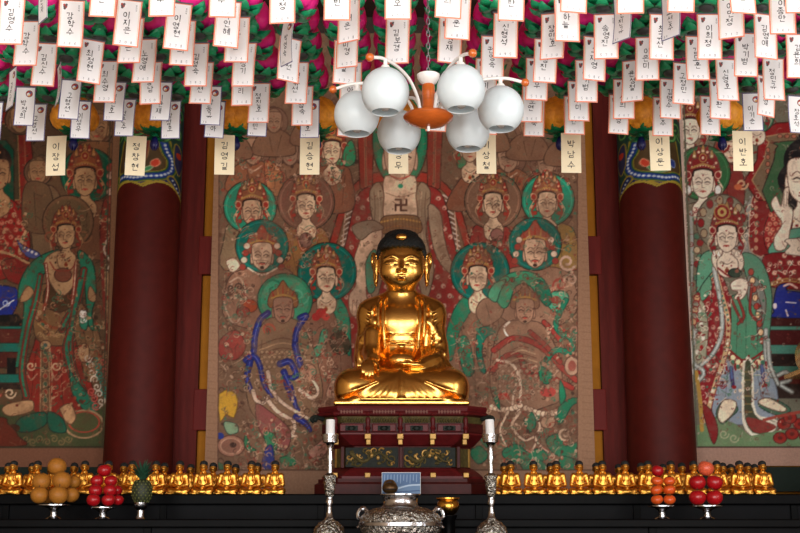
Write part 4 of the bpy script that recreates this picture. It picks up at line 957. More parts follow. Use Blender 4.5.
# ------------------------------------------------------------------ gilt statue
def recalc(o):
    bm = bmesh.new(); bm.from_mesh(o.data); bmesh.ops.recalc_face_normals(bm, faces=bm.faces); bm.to_mesh(o.data); bm.free()
    o.data.polygons.foreach_set('use_smooth', np.ones(len(o.data.polygons), bool)); return o
SX, SZ = .985, 1.04
def great_statue():
    g = Sdf((-.56, -.48, -.01), (.56, .36, 1.36), .0062)
    A = g
    # crossed legs, knees, lap
    A.ell((0, -.06, .10), (.44, .30, .13), .04)
    for s in (-1, 1):
        A.ell((s * .33, -.16, .138), (.150, .20, .122), .05)
        A.cap((s * .12, -.02, .17), (s * .34, -.16, .145), .10, .105, .05)
        A.cap((s * .36, -.22, .09), (-s * .05, -.30, .08), .085, .075, .04)
    A.rbox((0, -.10, .130), (.470, .255, .130), .115, .05)
    A.ell((0, -.29, .07), (.20, .10, .075), .05)
    # torso
    A.ell((0, .03, .40), (.20, .155, .22), .05); A.ell((0, .01, .60), (.215, .150, .20), .06); A.ell((0, -.075, .335), (.125, .10, .075), .03)
    for s in (-1, 1):
        A.ell((s * .075, -.07, .61), (.095, .07, .10), .04)
        A.ell((s * .222, .02, .668), (.108, .10, .108), .06)
        A.cap((s * .06, .03, .795), (s * .22, .03, .70), .068, .085, .06)
        A.cap((s * .235, .02, .63), (s * .262, .0, .36), .083, .088, .04)      # sleeve
        A.cap((s * .285, .03, .45), (s * .285, .04, .25), .05, .05, .04)
    A.cap((0, .02, .74), (0, .0, .90), .108, .100, .03)
    for z in (.835, .865): A.chain([(-.085, -.03, z + .012), (0, -.088, z - .006), (.085, -.03, z + .012)], .010, k=.012)
    # right forearm (viewer's left) laid over the knee, hand reaching down in front
    A.chain([(-.262, .0, .37), (-.225, -.14, .385), (-.205, -.24, .33)], .072, .050, .03)
    A.cap((-.212, -.125, .515), (-.216, -.185, .30), .062, .058, .02)
    A.ell((-.225, -.295, .292), (.060, .055, .035), .025)
    for i, (x, l) in enumerate(((-.275, .042), (-.252, .056), (-.228, .060), (-.204, .054))):
        A.chain([(x * .97, -.31, .295), (x, -.355, .278), (x, -.378, .276 - l * .8), (x * .995, -.382, .276 - l * 1.35)], .0135, .010, .007)
    A.chain([(-.190, -.29, .292), (-.168, -.33, .272), (-.166, -.355, .24)], .014, .011, .007)
    # left forearm and hand in the lap
    A.chain([(.262, .0, .37), (.235, -.15, .33), (.15, -.24, .29)], .075, .05, .03)
    A.ell((.095, -.275, .283), (.07, .05, .026), .02)
    for i in range(4):
        A.chain([(.06, -.245 - i * .024, .287), (.015, -.25 - i * .024, .287), (-.025 + .006 * abs(i - 1), -.247 - i * .022, .297)], .0125, .0095, .006)
    A.chain([(.10, -.235, .30), (.065, -.235, .321), (.03, -.245, .325)], .013, .010, .006)
    # sleeve cloth falling into the lap
    for i in range(6):
        x = .13 + i * .032
        A.chain([(x + .02, -.09 - .01 * i, .44 - .012 * i), (x + .025, -.20 + .012 * i, .34), (x + .02 + .012 * i, -.26 + .01 * i, .245)], .014, .019, .016)
    for i in range(4):
        x = -.30 + i * .03
        A.chain([(x, -.055 - .01 * i, .50), (x - .01, -.08, .40), (x - .015, -.10, .30)], .012, .014, .016)
    # robe edge, belt, collar
    for s in (-1, 1):
        A.chain([(s * .105, .0, .815), (s * .13, -.10, .73), (s * .135, -.145, .62), (s * .125, -.15, .50), (s * .12, -.13, .42)], .013, .013, .010)
        A.chain([(s * .135, .0, .80), (s * .165, -.09, .73), (s * .168, -.125, .62), (s * .16, -.13, .50)], .014, .013, .014)
    for z in (.515, .468, .445): A.chain([(-.13, -.095, z), (-.07, -.142, z - .004), (0, -.156, z - .006), (.07, -.142, z - .004), (.13, -.095, z)], .0085, k=.009)
    A.ell((0, -.155, .425), (.028, .02, .016), .01)
    # shoulder cloth folds
    for s in (-1, 1):
        for i in range(6):
            z = .70 - .045 * i
            A.chain([(s * .205, -.085, z + .015), (s * .228, -.10, z - .025 - .006 * i), (s * .265, -.065, z + .005), (s * .300, .0, z + .035)], .008, .010, .022)
        for i in range(3): A.ell((s * (.20 + .035 * i), -.095 + .01 * i, .60 - .05 * i), (.026, .02, .034), .02, rot=s * .6)
    # lap folds fanning from the centre
    for i in range(-6, 7):
        if i == 0: continue
        t = i / 6; q = abs(t)
        A.chain([(t * .06, -.31, .25 - .05 * q), (t * .13, -.362 + .01 * q, .175 - .02 * q), (t * .225, -.378 + .03 * q * q, .095), (t * .31, -.372 + .045 * q * q, .050)], .009, .015, .014)
    A.chain([(0, -.31, .24), (0, -.372, .15), (.0, -.39, .05)], .014, .024, .016)
    for s in (-1, 1):
        A.chain([(s * .17, -.37, .165), (s * .30, -.375, .112), (s * .42, -.325, .080), (s * .47, -.20, .07)], .006, .009, .02)
    A.rbox((0, -.03, .018), (.476, .380, .018), .012, .012)
    A.chain([(-.47, -.2, .042), (-.36, -.395, .042), (0, -.41, .042), (.36, -.395, .042), (.47, -.2, .042)], .009, k=.012)
    # head
    K = 1.15
    A.ell((0, .02, 1.075), (.150 * K, .170, .175), .02); A.ell((0, -.035, .985), (.132 * K, .130, .135), .05); A.ell((0, -.066, .893), (.080 * K, .066, .050), .05)
    A.rbox((0, -.005, 1.045), (.158, .145, .125), .115, .04)
    for s in (-1, 1):
        A.ell((s * .070 * K, -.088, .958), (.060 * K, .056, .062), .06)
        A.ell((s * .060 * K, -.142, 1.012), (.044 * K, .024, .018), .012)                # lids
        A.cap((s * .098 * K, -.136, 1.003), (s * .022 * K, -.172, 1.000), .0030, k=.004, sub=True)
        A.chain([(s * .018, -.165, 1.040), (s * .06 * K, -.166, 1.060), (s * .112 * K, -.132, 1.042)], .007, .005, .014)
        A.ell((s * .022, -.172, .953), (.014, .013, .010), .010)
        # long ears
        A.ell((s * .162 * K, .025, 1.045), (.022, .045, .068), .014); A.ell((s * .165 * K, .018, .955), (.019, .026, .085), .014)
        A.chain([(s * .165 * K, -.02, 1.09), (s * .188 * K, .03, 1.115), (s * .190 * K, .06, 1.05), (s * .176 * K, .03, .985), (s * .170 * K, .012, .90), (s * .162 * K, .0, .885)], .0125, .011, .008)
        A.ell((s * .178 * K, .0, .945), (.014, .010, .03), .006, True)
    A.chain([(0, -.160, 1.045), (0, -.178, 1.0), (0, -.196, .962)], .011, .018, .016)
    A.ell((0, -.205, .957), (.019, .015, .013), .010)
    A.chain([(-.036, -.150, .918), (-.014, -.160, .922), (0, -.160, .919), (.014, -.160, .922), (.036, -.150, .918)], .0070, k=.008)
    A.chain([(-.026, -.148, .905), (0, -.158, .900), (.026, -.148, .905)], .0085, k=.008)
    A.ell((0, -.152, 1.085), (.009, .012, .009), .003)
    V, Q = g.mesh(2)
    Y0 = 9.0
    zb = at(402, 406.5, 8.58).z
    root = empty('buddha_statue', (at(401.5, 340, 8.85).x, Y0, zb + .010), 'large gilt seated Buddha statue with black hair on the red throne', 'statue')
    sc = np.array([SX, 1, SZ])
    body = recalc(np_mesh('body', V * sc, Q, 'gold', root))
    # hair
    h = Sdf((-.21, -.2, .92), (.21, .24, 1.36), .006)
    h.ell((0, .025, 1.09), (.189, .190, .180), .02); h.ell((0, .06, 1.03), (.180, .150, .16), .03); h.rbox((0, .02, 1.13), (.172, .168, .10), .09, .03); h.ell((0, .03, 1.245), (.12, .11, .040), .04)
    def cut(X, Y, Z):
        return 0 * X * Y * Z
    X, Y, Z = h.ax[0][:, None, None], h.ax[1][None, :, None], h.ax[2][None, None, :]
    # front hairline: straight across the brow, then down in front of the ears
    line = 1.128 + .004 * (1 - (X / .15) ** 2) - np.clip(Y + .05, 0, 1) * 2.4
    h.D = np.maximum(h.D, ((line - Z) * .55).astype(np.float32))
    # rows of snail curls as small bumps
    h.D += (.0035 * np.sin(X * 170) * np.sin(Z * 170 + Y * 60)).astype(np.float32)
    V, Q = h.mesh(1)
    hair = recalc(np_mesh('hair', V * sc, Q, 'hair', root))
    bm = bm_new(); sphere(bm, (0, 0, 0), (.043, .020, .025), 20)
    finish(bm, 'hair_jewel', 'gold', hair, loc=(0, -.160, 1.196 * SZ))
    # dark drawn lines: eyes, brows; lips, moustache
    def drawn(name, m, paths, r):
        bm = bm_new()
        for p in paths:
            pts = []
            for x, z in catmull(p, 5):
                y = g.front(x, z)
                if y is not None: pts.append((x * SX, y - .0008, z * SZ))
            if len(pts) > 2: tube(bm, pts, r, 5)
        finish(bm, name, m, root)
    drawn('eye_line', 'goldline', [[(s * .024, 1.000), (s * .064, 1.0035), (s * .115, 1.002)] for s in (-1, 1)], .0032)
    drawn('eyebrow', 'goldline', [[(s * .020, 1.043), (s * .07, 1.068), (s * .134, 1.048)] for s in (-1, 1)], .0020)
    drawn('moustache', 'goldline', [[(s * .012, .935), (s * .035, .932), (s * .058, .942)] for s in (-1, 1)], .0014)
    drawn('lips', 'lips', [[(-.032, .913), (-.012, .9125), (0, .911), (.012, .9125), (.032, .913)], [(-.018, .902), (0, .900), (.018, .902)]], .0048)
    return root
BUD = great_statue()
# a second gilt statue stands past the right edge; only its knee shows
b2 = dup(BUD); b2['label'] = 'gilt statue mostly cut off by the right edge of the photo, beside the pale painting'
b2.location = (at(794, 350, 9.25).x + .485, 9.25, Zat(374, 9.25)); b2['category'] = 'statue'
def lotus_stand(root_xyz, h):
    bm = bm_new()
    lathe(bm, [(0, 0), (.36, 0), (.36, .06), (.26, .14), (.2, h * .5), (.26, h - .14), (.40, h - .05), (.42, h), (0, h)], 40, (0, 0, 0))
    o = finish(bm, 'statue_pedestal', 'lacquer', None, loc=root_xyz, label='red lacquered round pedestal under the cut-off gilt statue at right edge', cat='pedestal')
    return o
TOPZ = EZ + .226                              # top of the rear altar shelf
lotus_stand((b2.location.x, b2.location.y, TOPZ), b2.location.z - TOPZ - .011)

# ------------------------------------------------------------------ throne
TY = 9.05; TX = at(402.5, 440, 8.5).x
def octo(bm, rows, mi=0, cap=True):
    rings = []
    for hw, hd, ch, z in rows:
        P = [(-hw + ch, -hd), (hw - ch, -hd), (hw, -hd + ch), (hw, hd - ch), (hw - ch, hd), (-hw + ch, hd), (-hw, hd - ch), (-hw, -hd + ch)]
        rings.append([bm.verts.new((x, y, z)) for x, y in P])
    for A, B in zip(rings, rings[1:]):
        for i in range(8):
            f = bm.faces.new((A[i], A[(i + 1) % 8], B[(i + 1) % 8], B[i])); f.material_index = mi
    if cap:
        f = bm.faces.new(rings[0][::-1]); f.material_index = mi; f = bm.faces.new(rings[-1]); f.material_index = mi
def zt(py, Y=8.5): return Zat(py, Y)
throne = empty('altar_throne', (TX, TY, TOPZ), 'red lacquered carved throne pedestal with gilt fittings under the great statue', 'throne')
Z0 = TOPZ
def zz(py, Y=8.5): return Zat(py, Y) - Z0
SIDE_HW, CH = .585, .14
def tp(name, rows, m, **kw):
    bm = bm_new(); octo(bm, rows); return finish(bm, name, m, throne, smooth=False, **kw)
ztop = BUD.location.z - .011 - Z0
tp('cornice', [(.555, .52, CH, zz(416)), (.585, .55, CH, zz(414.5)), (.59, .555, CH, zz(412.5)), (.575, .545, CH, zz(411)), (.585, .55, CH, ztop - .018), (.58, .545, CH, ztop)], 'lacquer')
tp('leaf_band', [(.545, .51, CH, zz(422.5)), (.55, .515, CH, zz(419)), (.555, .52, CH, zz(416))], 'olive')
tp('frieze', [(.55, .515, CH, zz(433)), (.555, .52, CH, zz(431)), (.555, .52, CH, zz(422.5))], 'lacquer2')
tp('upper_moulding', [(.47, .44, CH, zz(445.5)), (.49, .46, CH, zz(444)), (.535, .50, CH, zz(438)), (.56, .525, CH, zz(434)), (.56, .525, CH, zz(432.5))], 'lacquer')
tp('waist', [(.47, .44, CH, zz(468)), (.47, .44, CH, zz(445))], 'lacquer2')
tp('lower_moulding', [(.55, .52, CH, zz(479)), (.55, .52, CH, zz(476)), (.52, .49, CH, zz(471.5)), (.49, .46, CH, zz(468)), (.47, .44, CH, zz(467))], 'lacquer')
tp('plinth', [(.60, .55, CH, 0), (.60, .55, CH, zz(484)), (.575, .54, CH, zz(482)), (.575, .54, CH, zz(478.5))], 'lacquer2')
def px2x(px, Y=8.5): return at(px, 440, Y).x - TX
bx = [335, 367.7, 400.3, 433, 466]
yf = -.52
for i in range(5):
    bm = bm_new(); x = px2x(bx[i])
    sphere(bm, (x, yf - .012, zz(413.5)), (.022, .03, .02), 12); lathe(bm, [(.0, zz(433)), (.012, zz(433)), (.012, zz(430)), (.02, zz(428)), (.012, zz(425)), (.018, zz(420)), (.012, zz(417)), (0, zz(417))], 12, (x, yf - .008, 0))
    finish(bm, 'corner_boss', 'lacquer', throne)
    bm = bm_new()
    box(bm, x - .021, x + .021, -.548, -.51, zz(439), zz(433.5), .004); box(bm, x - .015 + .004 * (2 - i), x + .015 + .004 * (2 - i), -.535, -.47, zz(444.5), zz(439), .004)
    finish(bm, 'gilt_bracket', 'goldleaf', throne, smooth=False)
    bm = bm_new(); box(bm, x - .019, x + .019, -.535, -.5, zz(477.5), zz(472.5), .004); finish(bm, 'gilt_clip', 'goldleaf', throne, smooth=False)
for i in range(4):
    xa, xb = px2x(bx[i]) + .03, px2x(bx[i + 1]) - .03; xm = (xa + xb) / 2
    bm = bm_new(); box(bm, xa, xb, -.534, -.515, zz(431.5), zz(423.5), .006); p = finish(bm, 'frieze_panel', 'lacquer', throne, smooth=False)
    bm = bm_new(); box(bm, xm - .042, xm + .042, -.540, -.53, zz(430.5), zz(425.5), .003)
    for q in range(6):
        a = q * PI / 3; tube(bm, [(xm + .03 * math.cos(t + a) * (1 - t / 5), -.541, zz(428) + .014 * math.sin(t + a)) for t in np.linspace(0, 3, 6)], .0025, 4)
    finish(bm, 'carved_plate', 'darkgreen', p, smooth=False)
    # arched leaf band and pale lattice ornament on the cornice
    bm = bm_new()
    for q in range(9):
        x = xa + (xb - xa) * (q + .5) / 9; sphere(bm, (x, -.514, zz(420)), ((xb - xa) / 19, .012, .016), 8)
    finish(bm, 'carved_leaves', 'olive', throne)
    bm = bm_new()
    for q in range(8): box(bm, xm - .07 + q * .02 - .0045, xm - .07 + q * .02 + .0045, -.563, -.545, zz(413.6), zz(410.2), .001)
    box(bm, xm - .076, xm + .076, -.561, -.545, zz(412.2), zz(411.6))
    finish(bm, 'lattice_ornament', 'ornpale', throne, smooth=False)
# waist relief panels: scrolls and a beast on dark green
def relief(xa, xb, seed, lbl=None):
    r = random.Random(seed)
    bm = bm_new(); box(bm, xa, xb, -.452, -.44, zz(466.5), zz(446.5), .003); p = finish(bm, 'relief_panel', 'darkgreen', throne, smooth=False)
    W = xb - xa; zc = (zz(466.5) + zz(446.5)) / 2; H = zz(446.5) - zz(466.5)
    bm = bm_new(); bo = bm_new()
    for k in range(22):
        x = xa + W * (.07 + .86 * ((k * .618) % 1)); z = zc + H * .33 * math.sin(k * 2.3); R = H * r.uniform(.10, .22); a = r.uniform(0, 6); f = r.choice((-1, 1))
        pts = [(x + R * (1 - t / 7) * math.cos(a + f * t), -.455 - .006 * math.sin(t), z + R * (1 - t / 7) * math.sin(a + f * t)) for t in np.linspace(0, 5.5, 14)]
        tube(bm if k % 3 == 0 else bo, pts, (.0075, .003), 6)
    body = [(xa + W * t, -.458 - .008 * math.sin(t * 9), zc + H * .22 * math.sin(t * 11 + seed)) for t in np.linspace(.1, .9, 22)]
    tube(bo, body, (.014, .006), 8)
    for t in np.linspace(.12, .85, 8):
        sphere(bo, (xa + W * t, -.455, zc + H * .3 * math.sin(t * 17)), (.016, .008, .012), 8)
    for t in (.22, .5, .62): sphere(bm, (xa + W * t, -.456, zc + H * .18 * math.cos(t * 23)), (.012, .010, .016), 8)
    finish(bm, 'gilding', 'goldleaf', p); finish(bo, 'carved_foliage', 'olive', p)
xs = [px2x(342), px2x(399.5), px2x(402.5), px2x(459)]
relief(xs[0] + .02, xs[1] - .01, 1); relief(xs[2] + .01, xs[3] - .02, 2)
for x in (px2x(342), px2x(401), px2x(459)):
    bm = bm_new(); box(bm, x - .012, x + .012, -.462, -.435, zz(467.5), zz(445.5), .004); finish(bm, 'waist_post', 'lacquer2', throne, smooth=False)
for s in (-1, 1):
    # slanting side facets carry a framed panel, a post and a gilt strip
    bm = bm_new(); L = CH * 1.2
    box(bm, -L / 2, L / 2, -.006, .006, zz(466), zz(447), .003)
    m = Matrix.Translation((s * (.47 - CH / 2), -.44 + CH / 2, 0)) @ Matrix.Rotation(s * PI / 4, 4, 'Z')
    bmesh.ops.transform(bm, matrix=m, verts=bm.verts); p = finish(bm, 'side_panel', 'olive', throne, smooth=False)
    for q in (-.5, .5):
        bm = bm_new(); box(bm, q * L * .9 - .008, q * L * .9 + .008, -.014, .0, zz(466), zz(447), .002); bmesh.ops.transform(bm, matrix=m, verts=bm.verts); finish(bm, 'gilt_strip', 'goldleaf', p, smooth=False)
    bm = bm_new()
    tube(bm, [(s * .545, -.40, zz(417)), (s * .60, -.43, zz(415.5)), (s * .625, -.44, zz(418)), (s * .61, -.43, zz(421))], (.018, .010), 8, n=4); sphere(bm, (s * .60, -.43, zz(418)), .02, 10)
    finish(bm, 'corner_finial', 'darkgreen', throne)

# ------------------------------------------------------------------ altar shelves and tables
def table(name, x0, x1, y0, y1, ztop, label, cat, lip=.065, panels=8, rec=.06, zb=0):
    root = empty(name, ((x0 + x1) / 2, (y0 + y1) / 2, zb), label, cat)
    hw, hd, h = (x1 - x0) / 2, (y1 - y0) / 2, ztop - zb
    bm = bm_new(); box(bm, -hw, hw, -hd, hd, h - lip, h, .008); finish(bm, 'top_board', 'black', root, smooth=False)
    bm = bm_new(); box(bm, -hw + .03, hw - .03, -hd + rec, hd, 0, h - lip, .0); finish(bm, 'front_panel', 'blackpanel', root, smooth=False)
    for i in range(panels + 1):
        x = -hw + .03 + (2 * hw - .06) * i / panels
        bm = bm_new(); box(bm, x - .022, x + .022, -hd + rec - .018, -hd + rec + .01, 0.0, h - lip, .003); finish(bm, 'post', 'black', root, smooth=False)
    for z in (.04, max(.08, h - lip - .25)):
        bm = bm_new(); box(bm, -hw + .03, hw - .03, -hd + rec - .012, -hd + rec + .01, z - .015, z + .015, .003); finish(bm, 'rail', 'black', root, smooth=False)
    return root
table('altar_shelf', -4.6, 4.6, 8.15, 9.78, TOPZ, 'long black lacquered rear altar shelf carrying throne and small gilt statues', 'altar', .068, 9)
LOWZ = EZ + .062
table('offering_table', -4.4, 4.4, 7.33, 8.13, LOWZ, 'long black lower altar table carrying the fruit stands', 'table', .05, 9, .05)
FRZ = EZ - .10
table('incense_table', -1.25, 1.25, 6.30, 7.26, FRZ, 'black front table under the candlesticks and incense burner', 'table', .05, 4, .05)

# ------------------------------------------------------------------ small gilt statues
def small_statue():
    g = Sdf((-.11, -.085, -.004), (.11, .075, .25), .0029)
    A = g
    A.ell((0, -.005, .022), (.088, .062, .024), .01)
    for s in (-1, 1):
        A.ell((s * .068, -.02, .024), (.032, .042, .023), .01); A.cap((s * .07, -.045, .018), (-s * .01, -.058, .016), .017, .015, .008)
        A.ell((s * .052, .004, .130), (.023, .022, .021), .012); A.cap((s * .060, .004, .127), (s * .070, -.002, .070), .0185, .020, .008)
        A.cap((s * .068, -.004, .068), (s * .014, -.047, .055), .0145, .010, .007)
        A.chain([(s * .022, .0, .158), (s * .028, -.028, .135), (s * .022, -.034, .10)], .0045, k=.003)
        A.cap((s * .024, -.030, .12), (s * .034, -.026, .075), .004, k=.003)
        A.ell((s * .0315, .005, .188), (.005, .009, .020), .003)
        A.ell((s * .011, -.0285, .1935), (.008, .005, .0035), .002)
    A.ell((0, .004, .075), (.040, .032, .05), .012); A.ell((0, .0, .115), (.050, .030, .038), .014); A.cap((0, .004, .14), (0, .0, .17), .018, .017, .006)
    A.ell((0, -.046, .052), (.026, .018, .012), .006)
    for i in range(4): A.cap((-.018 + .012 * i, -.058, .056), (.0 + .006 * i, -.064, .052), .004, k=.003)
    A.ell((0, .0, .192), (.031, .031, .035), .006); A.ell((0, -.030, .186), (.0045, .006, .009), .003); A.ell((0, -.0275, .1735), (.009, .0045, .003), .002)
    for i in (-2, -1, 1, 2): A.chain([(i * .004, -.055, .04), (i * .012, -.066, .022), (i * .022, -.064, .008)], .0035, .0045, .004)
    A.rbox((0, -.004, .004), (.088, .062, .005), .004, .004)
    V, Q = g.mesh(1)
    root = empty('buddha_statuette')
    recalc(np_mesh('body', V, Q, 'gold2', root))
    bm = bm_new(); lathe(bm, [(.0335, .200), (.035, .208), (.033, .220), (.024, .229), (.012, .234), (0, .236)], 20, (0, .004, 0), wob=lambda a, z: 1 - .1 * math.sin(a) * (-1)); finish(bm, 'hair', 'hair', root)
    return root
proto = small_statue(); used = [False]
SS = (.745, .84, .93)
def put_small(X, Y, label, group):
    if used[0]: o = dup(proto)
    else: o = proto; used[0] = True
    o.location = (X, Y, TOPZ); o.rotation_euler.z = random.uniform(-.04, .04); o.scale = SS
    o['label'] = label; o['category'] = 'statue'; o['group'] = group
YS = 8.27
for side, pxs in (('left', [274.7 - 23.9 * k for k in range(13)]), ('right', [511 + 23.0 * k for k in range(12)])):
    for k, px in enumerate(pxs):
        put_small(at(px, 492, YS).x, YS + random.uniform(-.006, .006), 'small gilt seated Buddha, front row %s of the throne, %s from it' % (side, ORD[k + 1]), 'small gilt statues %s of the throne' % side)
BACK = {'left': [(257, 1), (235, 1.75), (212.5, 1), (190, 1.75), (163.5, 1), (123, 1), (100, 1.75), (73, 1), (50, 1.75), (31, 1), (7, 1)], 'right': [(504.5, 1), (551, 1), (597, 1), (619.5, 1.75), (642, 1), (664, 1.75), (683, 1), (724, 1), (732, 1.75), (749, 1), (756, 1.75)]}
for side, l in BACK.items():
    for k, (px, r) in enumerate(l):
        put_small(at(px, 490, YS + .24 * r).x, YS + .24 * r, 'small gilt Buddha half hidden in back row %s of the throne, %s from it' % (side, ORD[k + 1]), 'half-hidden small gilt statues %s of the throne' % side)

# ------------------------------------------------------------------ things on the altar
def pxlathe(name, m, cx, Y, prof, parent=None, seg=40, base=None, root=None, **kw):
    """profile in (half-width px, y px) measured on the photo at depth Y"""
    q = mpp(cx, 500, Y); P = [(r * q, Zat(y, Y) - base) for r, y in prof]
    bm = bm_new(); lathe(bm, P, seg); return finish(bm, name, m, parent, ang=math.radians(50), **kw)
CPROF = [(0, 548.5), (19, 548.5), (19.4, 545), (17, 540), (16.2, 533), (14.5, 527), (10, 522), (5, 519.5), (4.4, 518)]
CST = [(4.4, 518), (3.2, 516), (2.6, 511), (2.5, 505), (3.8, 501.5), (2.7, 498.5), (2.7, 497)]
CKN = [(2.7, 497), (4.2, 495), (5.4, 488), (6.1, 481), (5.6, 478.5), (7, 476.5), (7, 475.5), (5, 474), (2.8, 472.5)]
CUP = [(2.8, 472.5), (2.6, 462), (3.4, 457), (2.5, 452), (2.7, 448), (3.4, 445), (4.5, 443), (7.6, 442), (8.4, 436), (8.6, 434), (7.8, 434), (7.2, 437.5), (0, 438)]
for cx, lab, tilt in ((329, 'tall silver candlestick with white candle left of the incense burner', 0), (492, 'tall silver candlestick with white candle right of the incense burner', -.035)):
    Y = 6.85; p = at(cx, 548.5, Y); FZ = p.z
    r = empty('candlestick', (p.x, Y, FRZ), lab, 'candlestick')
    b = FRZ
    q = mpp(cx, 500, Y); s = (Zat(418, Y) - FRZ) / (Zat(418, Y) - p.z)
    def pl(name, m, prof): return pxlathe(name, m, cx, Y, [(a, y) for a, y in prof], r, base=p.z)
    for nm, m, pr in (('base', 'silverengr', CPROF), ('stem', 'silver', CST), ('knop', 'silverengr', CKN), ('drip_cup', 'silver', CUP)):
        pl(nm, m, pr)
    bm = bm_new(); lathe(bm, [(0, 0), (4.5 * q, 0), (4.5 * q, 18 * q), (4.0 * q, 18.8 * q), (1 * q, 18.2 * q), (0, 18.2 * q)], 24)
    bmesh.ops.rotate(bm, cent=(0, 0, 0), matrix=Matrix.Rotation(tilt, 3, 'Y'), verts=bm.verts)
    cn = finish(bm, 'candle', 'candle', r, loc=(0, 0, Zat(437.8, Y) - p.z))
    bm = bm_new(); tube(bm, [(0, 0, 0), (.0, .001, .006), (.002, .001, .011)], .0012, 6); finish(bm, 'wick', 'wick', cn, loc=(18.2 * q * tilt, 0, 18 * q))
    r.location.z = FRZ + .0005
# incense burner
Y = 6.62; cx = 400.5; q = mpp(cx, 510, Y); zb = Zat(552, Y)
r = empty('incense_burner', (at(cx, 520, Y).x, Y, FRZ), 'large engraved silver incense burner with two side handles at front centre', 'incense burner')
def ib(name, m, prof): return pxlathe(name, m, cx, Y, prof, r, seg=56, base=FRZ)
ib('bowl', 'silverengr', [(0, 546), (20, 546), (32, 541), (39, 533), (41.5, 524), (40, 517), (35, 512), (27, 508.5), (19, 507)])
ib('body_band', 'silver', [(41.2, 526.5), (42.4, 525.8), (42.4, 522.6), (41.2, 522)])
ib('neck', 'silver', [(19, 507), (17.2, 505), (17, 499), (18.4, 496), (20, 495.2), (20, 494), (18, 494), (16.5, 497), (15.5, 506), (0, 508)])
for a in (0.5, 2.6, 4.71):
    bm = bm_new(); tube(bm, [(math.cos(a) * 24 * q, math.sin(a) * 24 * q, Zat(541, Y) - FRZ), (math.cos(a) * 31 * q, math.sin(a) * 31 * q, (Zat(541, Y) - FRZ) * .5), (math.cos(a) * 26 * q, math.sin(a) * 26 * q, .019)], (.03, .016), 10, n=4); finish(bm, 'foot', 'silver', r)
for s in (-1, 1):
    bm = bm_new(); z = lambda y: Zat(y, Y) - FRZ
    tube(bm, [(s * 33 * q, 0, z(512)), (s * 37 * q, 0, z(508)), (s * 41.5 * q, 0, z(511)), (s * 42.5 * q, 0, z(517)), (s * 39 * q, 0, z(520)), (s * 39.5 * q, 0, z(525)), (s * 43 * q, 0, z(528))], (.011, .008), 8, n=4); sphere(bm, (s * 38 * q, 0, z(509)), .014, 10)
    finish(bm, 'handle', 'silver', r)
# brass cup on a dark stand
Y = 7.05; cx = 448; q = mpp(cx, 510, Y)
r = empty('brass_cup', (at(cx, 510, Y).x, Y, FRZ), 'small polished brass cup on a dark stand, right of the incense burner', 'cup')
for nm, m, pr in (('bowl', 'brass', [(0, 519), (5, 519), (9, 516), (11.2, 511), (10.5, 506), (9.2, 504), (11.8, 502.4), (11.8, 501.2), (10, 501.2), (8.4, 504), (9.4, 510), (0, 515)]), ('stand', 'black', [(0, 552), (9, 552), (9, 549), (7, 546), (7, 524), (9, 520), (9, 518.6), (0, 518.6)])):
    pz = Zat(552, Y); pxlathe(nm, m, cx, Y, pr, r, base=pz)
r.location.z = FRZ
d = FRZ - Zat(552, Y)
# framed blue landscape card leaning before the throne
def card():
    c = Canvas(380, 470, 422, 492, (84, 112, 150), 10)
    for q in range(11): c.line([(384.5 + q * 3.2, 474.4), (384.2 + q * 3.2, 479 + 1.2 * (q % 3))], (140, 164, 194), .7, n=0)
    c.poly('380 484 390 485.4 402 483.4 414 484 422 482 422 492 380 492', (104, 132, 166), None, n=3); c.line('380 487 396 486 408 483.4 422 482.6', (176, 196, 216), 1.3); c.line('380 489.6 400 488.6 422 487.4', (66, 92, 128), .9)
    c.line('384 472.6 418 472.6', (120, 146, 180), .8, n=0)
    Y = 8.34; w, h = 38 * mpp(400, 480, Y), Zat(472.7, Y) - TOPZ
    r = empty('picture_card', (at(401.2, 480, Y).x, Y, TOPZ), 'small blue landscape picture card with pale streaks before the throne', 'picture')
    n, m = 120, 56; X, Z = np.meshgrid(np.linspace(-w / 2, w / 2, n), np.linspace(.004, h, m))
    col = c.sample(382 + (X.ravel() / w + .5) * 38, 491 - (Z.ravel() / h) * 18.3, 1.15)
    V = np.stack([X, 0 * X + Z * .12 - .008, Z], -1).reshape(-1, 3); i = np.arange(m - 1)[:, None] * n; j = np.arange(n - 1)[None]
    np_mesh('picture', V, np.stack([i + j, i + j + 1, i + n + j + 1, i + n + j], -1).reshape(-1, 4), 'photo', r, col=col)
    bm = bm_new(); box(bm, -w / 2 - .003, w / 2 + .003, -.004, .004, 0, h + .003)
    for v in bm.verts: v.co.y += v.co.z * .12
    finish(bm, 'backing', 'whiteen', r, smooth=False)
card()
# rounded brown wooden gong
Y = 8.21; q = mpp(390, 490, Y)
r = empty('wooden_gong', (at(390, 490, Y).x, Y, TOPZ), 'small rounded dark brown wooden gong at the shelf edge, before the blue card', 'gong')
bm = bm_new(); sphere(bm, (0, 0, 6 * q), (8 * q, .045, 6 * q), 20); finish(bm, 'gong_body', 'bronze', r)
bm = bm_new(); tube(bm, [(-6 * q, -.01, 8 * q), (-4 * q, -.012, 12.3 * q), (2 * q, -.012, 13 * q), (6 * q, -.01, 9 * q)], .008, 8, n=5); finish(bm, 'gong_handle', 'bronze', r)
bm = bm_new(); box(bm, -6.5 * q, 6.5 * q, -.047, -.03, 4.3 * q, 5.2 * q, .002); finish(bm, 'slot', 'wick', r)

